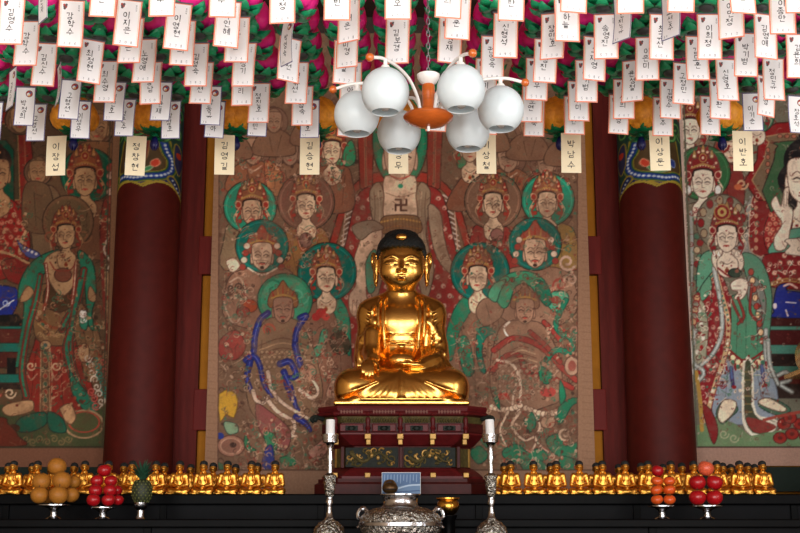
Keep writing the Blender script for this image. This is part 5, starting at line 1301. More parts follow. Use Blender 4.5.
# ------------------------------------------------------------------ fruit offerings
FY = 7.70
def fruit_stand(cx, lab, top=503.5, rad=17, cup=False):
    q = mpp(cx, 510, FY); b = LOWZ; ft = Zat(520.3, FY); k = (Zat(top, FY) - LOWZ)
    r = empty('fruit_stand', (at(cx, 510, FY).x, FY, LOWZ), lab, 'stand')
    if cup: prof = [(0, k), (6.6 * q, k), (6.9 * q, k), (6.8 * q, k * .86), (6.2 * q, k * .68), (3.6 * q, k * .55)]
    else: prof = [(0, k - .006), (rad * q * .95, k - .003), (rad * q, k), (rad * q, k - .006), (rad * q * .6, k - .014), (5.2 * q, k - .024), (4.2 * q, k * .6)]
    bm = bm_new(); lathe(bm, prof, 36); finish(bm, 'cup' if cup else 'dish', 'silver', r, ang=math.radians(50))
    bm = bm_new(); z1 = k * (.56 if cup else .62); lathe(bm, [((3.6 if cup else 4.2) * q, z1), (3.6 * q, k * .4), (3.9 * q, k * .2), (7.5 * q * (.55 if cup else 1), k * .06), (8 * q * (.6 if cup else 1), 0), (0, 0)], 30); finish(bm, 'foot', 'silver', r, ang=math.radians(50))
    return r, LOWZ + k
def fruit_shape(kind, r):
    bm = bm_new()
    sq, dim = {'pear': (.94, .07), 'apple': (.92, .16), 'persimmon': (.80, .10), 'peach': (.95, .12)}[kind]
    P = []
    for i in range(15):
        t = PI * i / 14; rr = r * math.sin(t); z = -math.cos(t) * r * sq
        if t > 2.2: z -= dim * r * ((t - 2.2) / (PI - 2.2)) ** 2
        if t < .6: z += dim * .6 * r * (1 - t / .6) ** 2
        if kind in ('apple', 'peach'): rr *= 1 + .05 * math.cos(t)* -1
        P.append((rr if 0 < i < 14 else 0, z))
    lathe(bm, P, 24, wob=lambda a, z: 1 + .012 * math.sin(5 * a))
    return bm
FM = {}
def fruit(kind, m, c, r, lab, cat, group, name):
    o = empty(name, c, lab, cat, group)
    key = (kind, m)
    if key not in FM:
        b = finish(fruit_shape(kind, 1.0), 'flesh', m); 
        bm = bm_new()
        if kind == 'persimmon':
            for k in range(4):
                a = k * PI / 2; f = bm.faces.new([bm.verts.new((x * math.cos(a) - y * math.sin(a), x * math.sin(a) + y * math.cos(a), z)) for x, y, z in ((.0, .0, .74), (.25, -.2, .8), (.55, 0, .74), (.25, .2, .8))])
            tube(bm, [(0, 0, .7), (0, 0, .9)], .06, 6); s = finish(bm, 'calyx', 'calyx')
        else:
            tube(bm, [(0, 0, .72), (.02, 0, .95), (.08, .02, 1.14)], (.05, .035), 6, n=3); s = finish(bm, 'stem', 'stemb')
        FM[key] = (b, s)
        b.parent = o; s.parent = o; b.scale = s.scale = (r, r, r)
    else:
        for s in FM[key]:
            c2 = s.copy(); COL.objects.link(c2); c2.parent = o; c2.scale = (r, r, r)
    o.rotation_euler = (random.uniform(-.25, .25), random.uniform(-.25, .25), random.uniform(0, 6))
    return o
def pile(cx, top, items, kind, m, name, cat, group):
    for px, py, dy, rp, lab, *mm in items:
        Y = FY + dy; fruit(mm[1] if len(mm) > 1 else kind, mm[0] if mm else m, at(px, py, Y), rp * mpp(px, py, Y), lab, cat, group, name)
fruit_stand(54, 'silver footed stand under the brown pears at far left', 504.5, 17)
G = 'pears piled on the far left stand'
pile(54, 0, [(39.5, 495.0, -.05, 9.0, 'brown pear at the left of the bottom layer'), (58.5, 495.0, -.055, 9.6, 'brown pear at the front middle of the bottom layer'), (71.5, 495.0, .04, 7.8, 'brown pear peeking out at the right of the bottom layer'), (47, 496, .13, 8.0, 'brown pear hidden at the back of the bottom layer'),
     (41.5, 481.5, .02, 9.2, 'round brown pear at the left of the middle layer'), (62, 480.5, .03, 9.8, 'round brown pear at the front right of the middle layer'), (74, 482, .125, 6.8, 'small brown pear behind the right of the middle layer'), (57, 466.5, .10, 9.4, 'single brown pear on top of the far left pile')], 'pear', 'pear', 'pear', 'pear', G)
fruit_stand(103, 'silver footed stand under the red apples at left', 507, 13)
G = 'red apples piled on the left stand'
it = []
for row, y, xs, rp, dys in ((1, 500, (93.5, 108.5, 118), 6.8, (-.07, -.07, .004)), (2, 490.5, (95.5, 110, 117), 6.8, (-.01, -.01, .066)), (3, 481, (97, 110.8), 6.6, (.05, .05))):
    for i, x in enumerate(xs):
        it.append((x, y, dys[i], rp if i < 2 else rp * .83, 'red apple, %s layer from the bottom, %s' % (ORD[row], ('left front', 'right front', 'at the back right')[i])))
it.append((104.5, 470.5, .098, 6.9, 'single red apple on top of the left apple pile'))
pile(103, 0, it, 'apple', 'apple', 'apple', 'apple', G)
fruit_stand(662, 'silver footed stand under the orange persimmons at right', 505.5, 14)
G = 'persimmons piled on the right stand'
it = []
for row, y, xs, rp in ((1, 499.5, (657, 669.5), 6.4), (2, 490, (656.3, 669.4), 6.6), (3, 481, (657.0, 669.4), 6.4)):
    for i, x in enumerate(xs): it.append((x, y, (-.065, -.003, .058)[row - 1], rp * .95, 'orange persimmon, %s layer from the bottom, %s one' % (ORD[row], ('left', 'right')[i])))
it.append((657.5, 471.0, .112, 6.2, 'red apple on top of the orange persimmon pile', 'apple', 'apple'))
pile(662, 0, it, 'persimmon', 'persim', 'persimmon', 'fruit', G)
fruit_stand(707, 'silver footed stand under the large red apples at far right', 505.5, 17)
G = 'large red apples on the far right stand'
it = [(697.5, 497.5, -.045, 8.4, 'large dark red apple, bottom layer, left'), (714.5, 497.5, -.045, 8.4, 'large dark red apple, bottom layer, right'), (697.5, 482.5, .015, 8.3, 'large dark red apple, middle layer, left'), (714.5, 482.5, .015, 8.3, 'large dark red apple, middle layer, right'), (705.8, 468.5, .045, 8.0, 'pale blushed apple on top of the far right apple pile', 'peach', 'peach')]
pile(707, 0, it, 'apple', 'apple', 'apple', 'apple', G)
# pineapple
r, zt_ = fruit_stand(140.6, 'silver cup stand under the pineapple at left', 502.5, 10, True)
q = mpp(141, 490, FY)
o = empty('pineapple', (at(141.5, 502, FY).x, FY, zt_ + .0), 'ripe green pineapple with leafy crown on silver cup stand', 'pineapple')
H = 23 * q
bm = bm_new(); P = [(0, 0), (5.5 * q, .0), (8.2 * q, H * .12), (9.9 * q, H * .35), (9.9 * q, H * .6), (8.3 * q, H * .85), (5 * q, H * .97), (0, H)]
lathe(bm, [tuple(p) for p in catmull(P, 3)], 36); body = finish(bm, 'rind', 'pine', o)
bm = bm_new()
for rr in range(8):
    z = H * (.07 + .115 * rr); rad = np.interp(z, [p[1] for p in P], [p[0] for p in P])
    n = 13
    for k in range(n):
        a = 2 * PI * (k + .5 * (rr % 2)) / n; c = (rad * math.cos(a), rad * math.sin(a), z)
        g = bmesh.ops.create_cone(bm, segments=4, radius1=1.9 * q, radius2=.4 * q, depth=1.6 * q, cap_ends=True)
        bmesh.ops.rotate(bm, cent=(0, 0, 0), matrix=Matrix.Rotation(PI / 2, 3, 'Y'), verts=g['verts']); bmesh.ops.rotate(bm, cent=(0, 0, 0), matrix=Matrix.Rotation(a, 3, 'Z'), verts=g['verts']); bmesh.ops.translate(bm, verts=g['verts'], vec=c)
finish(bm, 'eyes', 'pineeye', body, smooth=False)
bm = bm_new()
for k in range(54):
    a = k * 2.4; t = k / 53; L = (10 + 8 * t) * q; sp = (1 - t) * .72 + .26; w = 1.9 * q
    d = Vector((math.cos(a), math.sin(a), 0)); s = Vector((-d.y, d.x, 0)); prev = None
    for j in range(6):
        u = j / 5; p = d * (1.5 * q + L * sp * u * (1 + .5 * u)) + Vector((0, 0, H * .96 + t * 4 * q + L * u * (1 - .3 * sp * u))); ww = w * (1 - u ** 1.5) + .0005
        row = [bm.verts.new(p - s * ww + d * .0), bm.verts.new(p - d * .25 * ww), bm.verts.new(p + s * ww)]
        if prev:
            for e in (0, 1): bm.faces.new((prev[e], prev[e + 1], row[e + 1], row[e]))
        prev = row
finish(bm, 'crown_leaves', 'pineleaf', o)

# ------------------------------------------------------------------ lotus lanterns
def petal(bm, a, prof, wid, cup=.25, mi=0, nu=5, jit=0):
    prof = catmull([(r, z, w) for (r, z), w in zip(prof, wid)], 3)
    d = Vector((math.cos(a), math.sin(a), 0)); s = Vector((-d.y, d.x, 0)); prev = None
    for r, z, w in prof:
        row = []
        for j in range(nu):
            u = j / (nu - 1) * 2 - 1
            p = d * (r - cup * w * u * u + (random.uniform(-jit, jit))) + s * (w * u * .5) + Vector((0, 0, z + random.uniform(-jit, jit) + cup * .3 * w * u * u))
            row.append(bm.verts.new(p))
        if prev:
            for j in range(nu - 1):
                f = bm.faces.new((prev[j], prev[j + 1], row[j + 1], row[j])); f.material_index = mi
        prev = row
def lotus():
    root = empty('hanging_lotus_lantern')
    bm = bm_new()
    for k in range(7): petal(bm, 2 * PI * k / 7, [(.025, .022), (.078, .032), (.102, .070), (.096, .120), (.074, .162)], [.03, .075, .10, .08, .006], .25, 0, 5, .0015)
    for k in range(7): petal(bm, 2 * PI * (k + .5) / 7, [(.02, .04), (.06, .06), (.075, .105), (.06, .15), (.03, .185)], [.03, .06, .08, .06, .006], .25, 0, 5, .0015)
    sphere(bm, (0, 0, .10), (.055, .055, .06), 12)
    finish(bm, 'petals', 'pink', root, ang=math.radians(60))
    bm = bm_new()
    for k in range(5): petal(bm, 2 * PI * (k + .25) / 5, [(.02, .018), (.055, .012), (.084, .014), (.098, .026), (.104, .044)], [.02, .055, .07, .045, .004], .2, 0, 5, .002)
    for k in range(6): petal(bm, 2 * PI * (k + .75) / 6, [(.015, .010), (.045, -.004), (.07, -.006), (.088, .008), (.094, .026)], [.02, .045, .055, .036, .004], .2, 0, 5, .002)
    finish(bm, 'leaves', 'leaf', root, ang=math.radians(60))
    bm = bm_new(); lathe(bm, [(0, -.016), (.012, -.016), (.030, -.008), (.034, .0), (.03, .012), (0, .014)], 18); finish(bm, 'hub', 'hub', root)
    bm = bm_new(); tube(bm, [(0, 0, .15), (0, 0, .30)], .0012, 5); finish(bm, 'cord', 'wire', root)
    return root
HUBZ = EZ + 2.15 + .035
CXO = -.1
def lpos(c, r): return .2236 * (c + CXO) + .003 * math.sin(c * 5 + r * 3), 4.55 + .255 * (r - .022 * (c + 1))
def side(c):
    if c == 0: return "in the chandelier's own column"
    return '%s column %s of the chandelier' % (ORD[abs(c)], 'left' if c < 0 else 'right')
def crange():
    for c in range(-10, 11):
        for r in range(0, 7):
            x, y = lpos(c, r); px, py = topx(x, y, HUBZ + .06)
            if -22 < px < 822 and py > -22: yield c, r, x, y
proto = lotus(); first = True; LP = {}
for c, r, x, y in crange():
    o = proto if first else dup(proto); first = False
    o.location = (x, y, HUBZ + random.uniform(-.012, .012)); o.rotation_euler = (random.uniform(-.12, .12), random.uniform(-.12, .12), random.uniform(0, 6.28))
    o['label'] = 'pink lotus lantern, %s row from the front, %s' % (ORD[r + 1], side(c)); o['category'] = 'lantern'; o['group'] = 'pink lotus lanterns in ceiling rows'
    LP[(c, r)] = o
# ceiling wires, one per column
bmw = None
for c in range(-10, 11):
    bm = bm_new(); x0, y0 = lpos(c, 0); y1 = lpos(c, 6)[1]
    tube(bm, [(0, 0, 0), (0, y1 - y0 + .4, 0)], .0022, 5)
    for t in (.05, .55, 1.0): tube(bm, [(0, (y1 - y0 + .4) * t, 0), (0, (y1 - y0 + .4) * t, ZC - (HUBZ + .3))], .0012, 4)
    w = finish(bm, 'ceiling_wire', 'wire', None, loc=(.2236 * (c + CXO), y0 - .15, HUBZ + .30), label='thin dark wire running under the ceiling above a column of lotus lanterns', cat='wire', group='ceiling wires over the lanterns')

def orange_lotus():
    root = empty('hanging_lotus_lantern')
    bm = bm_new()
    for ring, (n, R, zlo, zhi) in enumerate(((9, .135, .04, .20), (9, .118, .03, .215), (8, .09, .05, .225))):
        for k in range(n): petal(bm, 2 * PI * (k + .5 * ring) / n, [(.03, zlo), (R * .8, zlo + .012), (R, (zlo + zhi) / 2), (R * .82, zhi - .03), (R * .55, zhi)], [.03, .075, .10, .075, .012], .22, 0, 6, .004)
    sphere(bm, (0, 0, .12), (.095, .095, .085), 14)
    finish(bm, 'petals', 'orange', root, ang=math.radians(70))
    bm = bm_new()
    for k in range(8): petal(bm, 2 * PI * k / 8, [(.01, .03), (.045, .022), (.075, .03), (.098, .05)], [.02, .05, .05, .006], .2, 0, 5, .003)
    for k in range(6): petal(bm, 2 * PI * (k + .5) / 6, [(.01, .02), (.03, .0), (.055, -.012), (.075, -.004)], [.02, .042, .04, .006], .2, 0, 5, .003)
    finish(bm, 'leaves', 'leafd', root, ang=math.radians(60))
    bm = bm_new()
    for k in range(6): petal(bm, 2 * PI * k / 6, [(.005, .01), (.02, -.02), (.026, -.05), (.012, -.075)], [.012, .026, .024, .005], .2, 0, 4)
    finish(bm, 'tassel', 'navy', root)
    bm = bm_new(); tube(bm, [(0, 0, .18), (0, 0, .34)], .0014, 5); finish(bm, 'cord', 'wire', root)
    return root
proto = orange_lotus(); OL = {}
OY = 6.60; OZ = EZ + 2.12
for k in range(-4, 5):
    o = proto if k == -4 else dup(proto)
    o.location = (.447 * k - .012, OY, OZ); o.rotation_euler.z = k * 1.3
    o['label'] = 'orange lotus lantern, back row, ' + ('directly behind the chandelier' if k == 0 else '%s %s of the chandelier' % (ORD[abs(k)], 'left' if k < 0 else 'right'))
    o['category'] = 'lantern'; o['group'] = 'orange lotus lanterns in the back row'; OL[k] = o

# ------------------------------------------------------------------ lettering: Korean syllables built from brush strokes
CI = 'ㄱㄲㄴㄷㄸㄹㅁㅂㅃㅅㅆㅇㅈㅉㅊㅋㅌㅍㅎ'
CF = ['', 'ㄱ', 'ㄲ', 'ㄱ', 'ㄴ', 'ㄴ', 'ㄴ', 'ㄷ', 'ㄹ', 'ㄹ', 'ㄹ', 'ㄹ', 'ㄹ', 'ㄹ', 'ㄹ', 'ㄹ', 'ㅁ', 'ㅂ', 'ㅂ', 'ㅅ', 'ㅆ', 'ㅇ', 'ㅈ', 'ㅊ', 'ㅋ', 'ㅌ', 'ㅍ', 'ㅎ']
CV = 'ㅏㅐㅑㅒㅓㅔㅕㅖㅗㅘㅙㅚㅛㅜㅝㅞㅟㅠㅡㅢㅣ'
circ = lambda x, y, r: [(x + r * math.cos(t), y + r * math.sin(t)) for t in np.linspace(-1.6, 4.7, 11)]
CS = {'ㄱ': [[(.1, .15), (.85, .12), (.8, .5), (.62, .95)]], 'ㄴ': [[(.18, .1), (.15, .85), (.92, .8)]], 'ㄷ': [[(.15, .15), (.88, .12)], [(.18, .15), (.15, .85), (.92, .82)]],
      'ㄹ': [[(.12, .1), (.85, .08), (.82, .46), (.15, .5), (.13, .9), (.92, .86)]], 'ㅁ': [[(.15, .12), (.15, .9)], [(.15, .14), (.86, .12), (.84, .9)], [(.15, .88), (.86, .86)]],
      'ㅂ': [[(.15, .05), (.15, .92)], [(.84, .05), (.84, .92)], [(.15, .5), (.84, .48)], [(.15, .9), (.84, .88)]], 'ㅅ': [[(.52, .05), (.42, .5), (.05, .95)], [(.48, .38), (.92, .92)]],
      'ㅇ': [circ(.5, .5, .4)], 'ㅈ': [[(.1, .15), (.9, .12)], [(.55, .15), (.4, .55), (.06, .95)], [(.48, .45), (.93, .93)]], 'ㅊ': [[(.4, -.05), (.62, .04)], [(.1, .22), (.9, .19)], [(.55, .22), (.4, .58), (.06, .97)], [(.48, .5), (.93, .95)]],
      'ㅋ': [[(.1, .15), (.85, .12), (.8, .5), (.62, .95)], [(.12, .5), (.8, .46)]], 'ㅌ': [[(.15, .12), (.88, .1)], [(.15, .47), (.84, .45)], [(.17, .12), (.15, .88), (.92, .85)]],
      'ㅍ': [[(.08, .12), (.92, .1)], [(.32, .12), (.34, .86)], [(.68, .12), (.66, .86)], [(.05, .88), (.95, .86)]], 'ㅎ': [[(.38, -.04), (.62, .02)], [(.1, .22), (.9, .2)], circ(.5, .65, .3)]}
CS['ㄲ'] = [[(x * .5, y) for x, y in CS['ㄱ'][0]], [(x * .5 + .5, y) for x, y in CS['ㄱ'][0]]]
CS['ㅆ'] = [[(x * .5, y) for x, y in s] for s in CS['ㅅ']] + [[(x * .5 + .5, y) for x, y in s] for s in CS['ㅅ']]
CS['ㄸ'] = CS['ㄷ']; CS['ㅃ'] = CS['ㅂ']; CS['ㅉ'] = CS['ㅈ']
VV = {'ㅣ': [[(.5, 0), (.48, 1)]], 'ㅏ': [[(.4, 0), (.38, 1)], [(.4, .48), (.95, .46)]], 'ㅑ': [[(.4, 0), (.38, 1)], [(.4, .35), (.95, .33)], [(.4, .62), (.95, .6)]], 'ㅓ': [[(.65, 0), (.63, 1)], [(.05, .48), (.65, .46)]],
      'ㅕ': [[(.65, 0), (.63, 1)], [(.05, .36), (.65, .34)], [(.05, .6), (.65, .58)]], 'ㅐ': [[(.25, .04), (.24, .96)], [(.75, 0), (.74, 1)], [(.25, .48), (.75, .47)]], 'ㅖ': [[(.42, .04), (.41, .96)], [(.85, 0), (.84, 1)], [(.0, .38), (.42, .37)], [(.0, .6), (.42, .59)]], 'ㅒ': [[(.25, .04), (.24, .96)], [(.75, 0), (.74, 1)], [(.25, .4), (.75, .39)], [(.25, .6), (.75, .59)]], 'ㅔ': [[(.42, .04), (.41, .96)], [(.85, 0), (.84, 1)], [(.0, .48), (.42, .47)]]}
HV = {'ㅡ': [[(0, .5), (1, .46)]], 'ㅗ': [[(.5, 0), (.5, .62)], [(0, .7), (1, .64)]], 'ㅛ': [[(.32, 0), (.34, .66)], [(.68, 0), (.66, .66)], [(0, .72), (1, .66)]], 'ㅜ': [[(0, .3), (1, .24)], [(.52, .28), (.5, 1)]], 'ㅠ': [[(0, .3), (1, .24)], [(.34, .28), (.28, 1)], [(.66, .28), (.68, 1)]]}
MIX = {'ㅘ': ('ㅗ', 'ㅏ'), 'ㅙ': ('ㅗ', 'ㅐ'), 'ㅚ': ('ㅗ', 'ㅣ'), 'ㅝ': ('ㅜ', 'ㅓ'), 'ㅞ': ('ㅜ', 'ㅔ'), 'ㅟ': ('ㅜ', 'ㅣ'), 'ㅢ': ('ㅡ', 'ㅣ')}
def syllable(ch):
    n = ord(ch) - 0xAC00; L = CI[n // 588]; V = CV[(n % 588) // 28]; T = CF[n % 28]; out = []
    def place(S, x0, y0, x1, y1):
        for s in S: out.append([(x0 + (x1 - x0) * x, y0 + (y1 - y0) * y) for x, y in s])
    b = .60 if T else 1.0
    if V in HV: place(CS[L], .18, .0, .82, b * .56); place(HV[V], .02, b * .60, .98, b * .98)
    elif V in MIX:
        h, v = MIX[V]; place(CS[L], .05, .0, .58, b * .52); place(HV[h], 0, b * .56, .66, b * .95); place(VV[v], .64, 0, 1, b)
    else: place(CS[L], .02, .06 * b, .54, b * .86); place(VV[V], .60, 0, 1, b)
    if T: place(CS[T], .16, .66, .88, 1.0)
    return out
DG = {'0': [circ(.5, .5, .42)], '1': [[(.5, 0), (.5, 1)]], '2': [[(.1, .2), (.5, 0), (.85, .3), (.1, 1), (.9, 1)]], '3': [[(.1, 0), (.8, .05), (.45, .45), (.85, .75), (.1, 1)]], '4': [[(.7, 1), (.7, 0), (.1, .7), (.95, .7)]], '5': [[(.85, 0), (.2, 0), (.15, .45), (.8, .55), (.7, 1), (.1, .95)]], '6': [[(.75, 0), (.2, .5), (.3, 1), (.8, .8), (.3, .55)]], '7': [[(.1, 0), (.9, 0), (.4, 1)]], '8': [circ(.5, .25, .25), circ(.5, .75, .27)], '9': [circ(.5, .3, .3), [(.8, .3), (.6, 1)]]}
def strokes(bm, S, x0, z0, w, h, wd, yf, mi, flip=1):
    """ribbons on the paper; yf(z) gives the paper's face"""
    for s in S:
        if len(s) < 2: continue
        P = [Vector((x0 + w * x, 0, z0 - h * y)) for x, y in s]; N = len(P); prev = None
        for i, p in enumerate(P):
            t = (P[min(i + 1, N - 1)] - P[max(i - 1, 0)]).normalized(); n = Vector((-t.z, 0, t.x)); k = wd * (1.0 - .35 * i / (N - 1))
            a, b = p + n * k, p - n * k
            row = [bm.verts.new((flip * a.x, yf(a.z, flip), a.z)), bm.verts.new((flip * b.x, yf(b.z, flip), b.z))]
            if prev: f = bm.faces.new((prev[0], prev[1], row[1], row[0])); f.material_index = mi
            prev = row
def rect(bm, x0, x1, z0, z1, yf, mi, flip=1, n=1):
    for i in range(n):
        za, zb = z0 + (z1 - z0) * i / n, z0 + (z1 - z0) * (i + 1) / n
        f = bm.faces.new([bm.verts.new((flip * x, yf(z, flip), z)) for x, z in ((x0, za), (x1, za), (x1, zb), (x0, zb))]); f.material_index = mi
def disc(bm, x, z, r, yf, mi, flip=1, n=12, rz=None):
    f = bm.faces.new([bm.verts.new((flip * (x + r * math.cos(t)), yf(z + (rz or r) * math.sin(t), flip), z + (rz or r) * math.sin(t))) for t in np.arange(n) * 2 * PI / n]); f.material_index = mi
TMATS = ['paper', 'borderO', 'borderY', 'ink', 'inkg', 'emb', 'embg', 'borderP', 'paperc', 'stick']
def paper_tag(name, num, kind, bend):
    """one hanging name slip: paper, printed border, emblem, handwritten name, number"""
    W, H = {'o': (.104, .206), 'p': (.098, .200), 'c': (.106, .222)}[kind]
    bm = bm_new(); N = 8; T = .0006
    base = lambda z: bend * math.sin(PI * (-z) / H) * .010
    pm = 8 if kind == 'c' else 0
    rows = []
    for i in range(N + 1):
        z = -H * i / N; y = base(z); rows.append([bm.verts.new(v) for v in ((-W / 2, y - T, z), (W / 2, y - T, z), (W / 2, y + T, z), (-W / 2, y + T, z))])
    for A, B in zip(rows, rows[1:]):
        for j in range(4): f = bm.faces.new((A[j], A[(j + 1) % 4], B[(j + 1) % 4], B[j])); f.material_index = pm
    bm.faces.new(rows[0][::-1]).material_index = pm; bm.faces.new(rows[-1]).material_index = pm
    lay = [0]
    def yf_(k): return lambda z, fl: base(z) - fl * (T + .0003 * k)
    for fl in (1, -1):
        e = .0 if kind != 'c' else 0
        if kind in 'op':
            bw = .0055 if kind == 'o' else .0040; mi = 1 if kind == 'o' else 7
            for a in ((-W / 2, -W / 2 + bw), (W / 2 - bw, W / 2)): rect(bm, a[0], a[1], -H, 0, yf_(1), mi, fl, 8)
            for a in ((-H, -H + bw), (-bw, 0)): rect(bm, -W / 2, W / 2, a[0], a[1], yf_(1.5), mi, fl)
        if kind == 'o':
            for x in (-W / 2 + .0085, W / 2 - .0100): rect(bm, x, x + .0015, -H + .009, -.009, yf_(1), 2, fl, 8)
            for dx, dz, r, mi in ((0, 0, .0085, 6), (-.004, .006, .005, 5), (.005, .007, .005, 6), (-.002, -.008, .0055, 6), (.003, -.003, .004, 5)): disc(bm, -W / 2 + .026 + dx, -.028 + dz, r, yf_(1 + abs(dx) * 90 + abs(dz) * 50), mi, fl, 9)
            for q in range(3): strokes(bm, syllable('김이박최'[(num + q) % 4]), W / 2 - .026, -.020 - q * .0095, .0075, .008, .0007, yf_(1), 4, fl)
            n0, nh, nw, nx = -.052, .030, .030, -.018
        elif kind == 'p':
            for dx, dz, r, mi, l in ((0, 0, .0175, 6, 1), (0, 0, .0155, 5, 2), (-.004, -.003, .008, 0, 3), (.005, .005, .006, 7, 4), (.0, -.008, .005, 2, 5)): disc(bm, .018 + dx, -.034 + dz, r, yf_(l), mi, fl, 14)
            n0, nh, nw, nx = -.066, .030, .028, -.020
        else: n0, nh, nw, nx = -.040, .040, .042, -.021
        for q, ch in enumerate(name): strokes(bm, syllable(ch), nx + (.004 * math.sin(num * 3 + q * 2) if kind != 'c' else 0), n0 - q * (nh * (1.13 if kind != 'c' else 1.45)), nw, nh, .0020 if kind != 'c' else .0026, yf_(1), 3, fl)
        if kind == 'o':
            for q, ch in enumerate('%03d' % (110 + num * 7 % 889)): strokes(bm, DG[ch], -.026 + q * .022, -H + .024, .008, .011, .0010, yf_(1), 4, fl)
        elif kind == 'p':
            for q, ch in enumerate('%02d' % (num % 90 + 10)): strokes(bm, DG[ch], -.036 + q * .012, -H + .020, .006, .010, .0008, yf_(1), 4, fl)
    if kind != 'c': box(bm, -W / 2 - .003, W / 2 + .003, -.003, .003, -.002, .004, 0, 9)
    me_name = 'hanging_name_tag'
    return bm, W, H
NAMES = '김영수 강학수 김신수 김민석 박정희 고영선 이장호 최민자 강학수 고형선 최정현 이성우 김순옥 이정민 이지은 홍지은 최수영 김진호 정은주 노영애 김정남 이윤재 박성호 김수주 이영현 한상희 김정숙 정미선 박동규 이민아 최선주 서인혜 오상현 이상기 김주리 정진호 신동민 윤기정 박영숙 김지선 정유선 이형숙 조경호 이수빈 김태은 안미경 최은실 이정아 박미정 하양오 김보경 손주희 이경재 정다운 권영숙 신형석 김미란 문정애 박상미 이윤우 장민호 김하늘 이나영 김형진 서정우 김도연 이현숙 송영진 구자영 이기범 강수미 신주현 한진규 오지혜 이은미 윤성철 김선희 박주영 최규선 조선주 이성복 고정민 김명수 강신주 이희정 김도훈 이민정 주정순 박기범 신영호 오대환 강성준 김영애 이종만 장태민 김윤희 정민규 최소영 이기순 장호석 홍성아 최종윤 김종수 정하은'.split()
""" measured tags: px of the centre, py of the top edge, kind """
TAGS = """13 -3 o 0
28 21 o 0
46 43 o 0
13 69 g 1
26 87 p 0
38 104 p 0
59 65 g 1
45 -27 g 1
72 0 o 0
72 80 p 0
93 40 o 2
82 101 p 0
-6 102 p 0
107 -33 o 0
130 0 o 0
133 18 o 0
108 61 o 0
117 82 p 0
127 99 p 0
146 39 o 0
152 62 o 0
163 82 p 0
172 101 p 0
165 -32 o 0
180 3 o 0
184 20 o 0
198 43 o 0
203 62 o 0
212 86 p 0
216 101 p 0
224 -32 o 0
229 1 o 0
238 17 o 0
246 43 o 0
244 64 o 0
260 83 o 0
259 99 p 0
283 -26 o 0
289 20 g 1
291 38 o 2
298 62 o 0
303 86 o 0
310 100 p 0
338 -29 o 0
349 -5 o 2
349 22 o 2
346 41 o 0
351 62 o 0
350 98 o 0
398 -30 o 0
398 18 o 0
449 -30 o 0
451 18 o 0
459 -8 o 0
493 36 o 0
506 13 o 0
512 -28 o 0
487 95 o 0
487 58 o 0
438 92 o 0
553 13 o 2
566 -5 o 0
574 -36 o 0
546 39 o 0
537 58 o 0
533 82 o 0
535 98 o 0
606 14 o 0
595 37 o 0
586 60 o 0
578 81 o 0
574 96 o 0
622 -5 g 1
630 -36 o 0
647 37 o 0
633 60 o 2
624 79 o 0
619 95 o 0
662 14 o 0
670 -8 g 1
681 -38 o 0
684 63 o 0
670 79 o 0
663 97 o 0
709 14 o 0
697 36 o 0
730 -10 o 2
742 -36 o 0
746 33 o 0
726 59 o 0
719 79 o 0
710 96 o 0
765 14 o 0
782 -13 o 0
797 -36 o 0
797 34 o 0
773 58 o 0
765 76 o 2
752 93 p 0
797 96 p 0"""
P0 = math.radians(11.9)
def on_plane(px, py, Z):
    u = (px - 400) / F; v = (266.5 - py) / F; d = (u, CP - v * SP, SP + v * CP); k = Z / d[2]; return d[0] * k, d[1] * k
TZ = 2.15
def string(root, a, b):
    bm = bm_new(); tube(bm, [a, b], .0009, 4); return finish(bm, 'string', 'wire', root)
KIND = {'o': 'orange-edged paper name tag', 'p': 'violet-edged paper name tag', 'g': 'edge-on turned violet-edged name tag'}
rr = random.Random(11)
for n, l in enumerate(TAGS.strip().split('\n')):
    px, py, k, tl = l.split(); px = float(px); py = float(py)
    X, Y = on_plane(px, py, TZ)
    c = round(X / .2236 - CXO * .5); r = max(0, round((Y - 4.55) / .255 + .022 * c))
    kk = 'p' if k == 'g' else k
    bm, W, H = paper_tag(NAMES[n % len(NAMES)], n, kk, rr.uniform(-1, 1))
    yaw = {'0': rr.uniform(-.18, .18), '2': rr.choice((-1, 1)) * rr.uniform(.35, .55), '1': -(.95 if px != 59 else 1.15)}[tl]
    o = finish(bm, 'hanging_name_tag', TMATS, None, smooth=False, loc=(X, Y, EZ + TZ), label='%s, %s row from the front, %s' % (KIND[k], ORD[r + 1], side(c)), cat='paper tag', group='name tags hanging from the pink lanterns')
    o.rotation_euler = (rr.uniform(-.04, .04), (rr.uniform(-.03, .03) + (.035 if px > 400 else .03)) * (1 if px > 250 else 1), yaw)
    if (c, r) in LP:
        h = LP[(c, r)].location; bpy.context.view_layer.update()
        a = o.matrix_world.inverted() @ Vector((h.x, h.y, h.z - .014))
    else: a = Vector((0, 0, .33))
    string(o, (0, 0, .003), a)
for k, nm in zip(range(-4, 5), ('이장섭', '정창현', '김영길', '김승현', '박경무', '이상철', '박남수', '이상문', '이반호')):
    bm, W, H = paper_tag(nm, k + 4, 'c', rr.uniform(-.6, .6))
    px, py = {-4: (57, 136), -3: (137, 136), -2: (225, 135), -1: (310, 135), 0: (398, 134), 1: (486, 134), 2: (571, 133), 3: (659, 130.5), 4: (742, 131)}[k]
    X, Y = on_plane(px, py, 2.085)
    o = finish(bm, 'hanging_name_tag', TMATS, None, smooth=False, loc=(X, Y, EZ + 2.085), label='cream name tag below the orange lanterns, ' + ('directly behind the chandelier' if k == 0 else '%s %s of the chandelier' % (ORD[abs(k)], 'left' if k < 0 else 'right')), cat='paper tag', group='cream name tags in the back row')
    o.rotation_euler = (0, rr.uniform(-.02, .03), rr.uniform(-.1, .1)); bpy.context.view_layer.update()
    string(o, (0, 0, 0), o.matrix_world.inverted() @ Vector((OL[k].location.x, OL[k].location.y - .085, OZ + .035)))

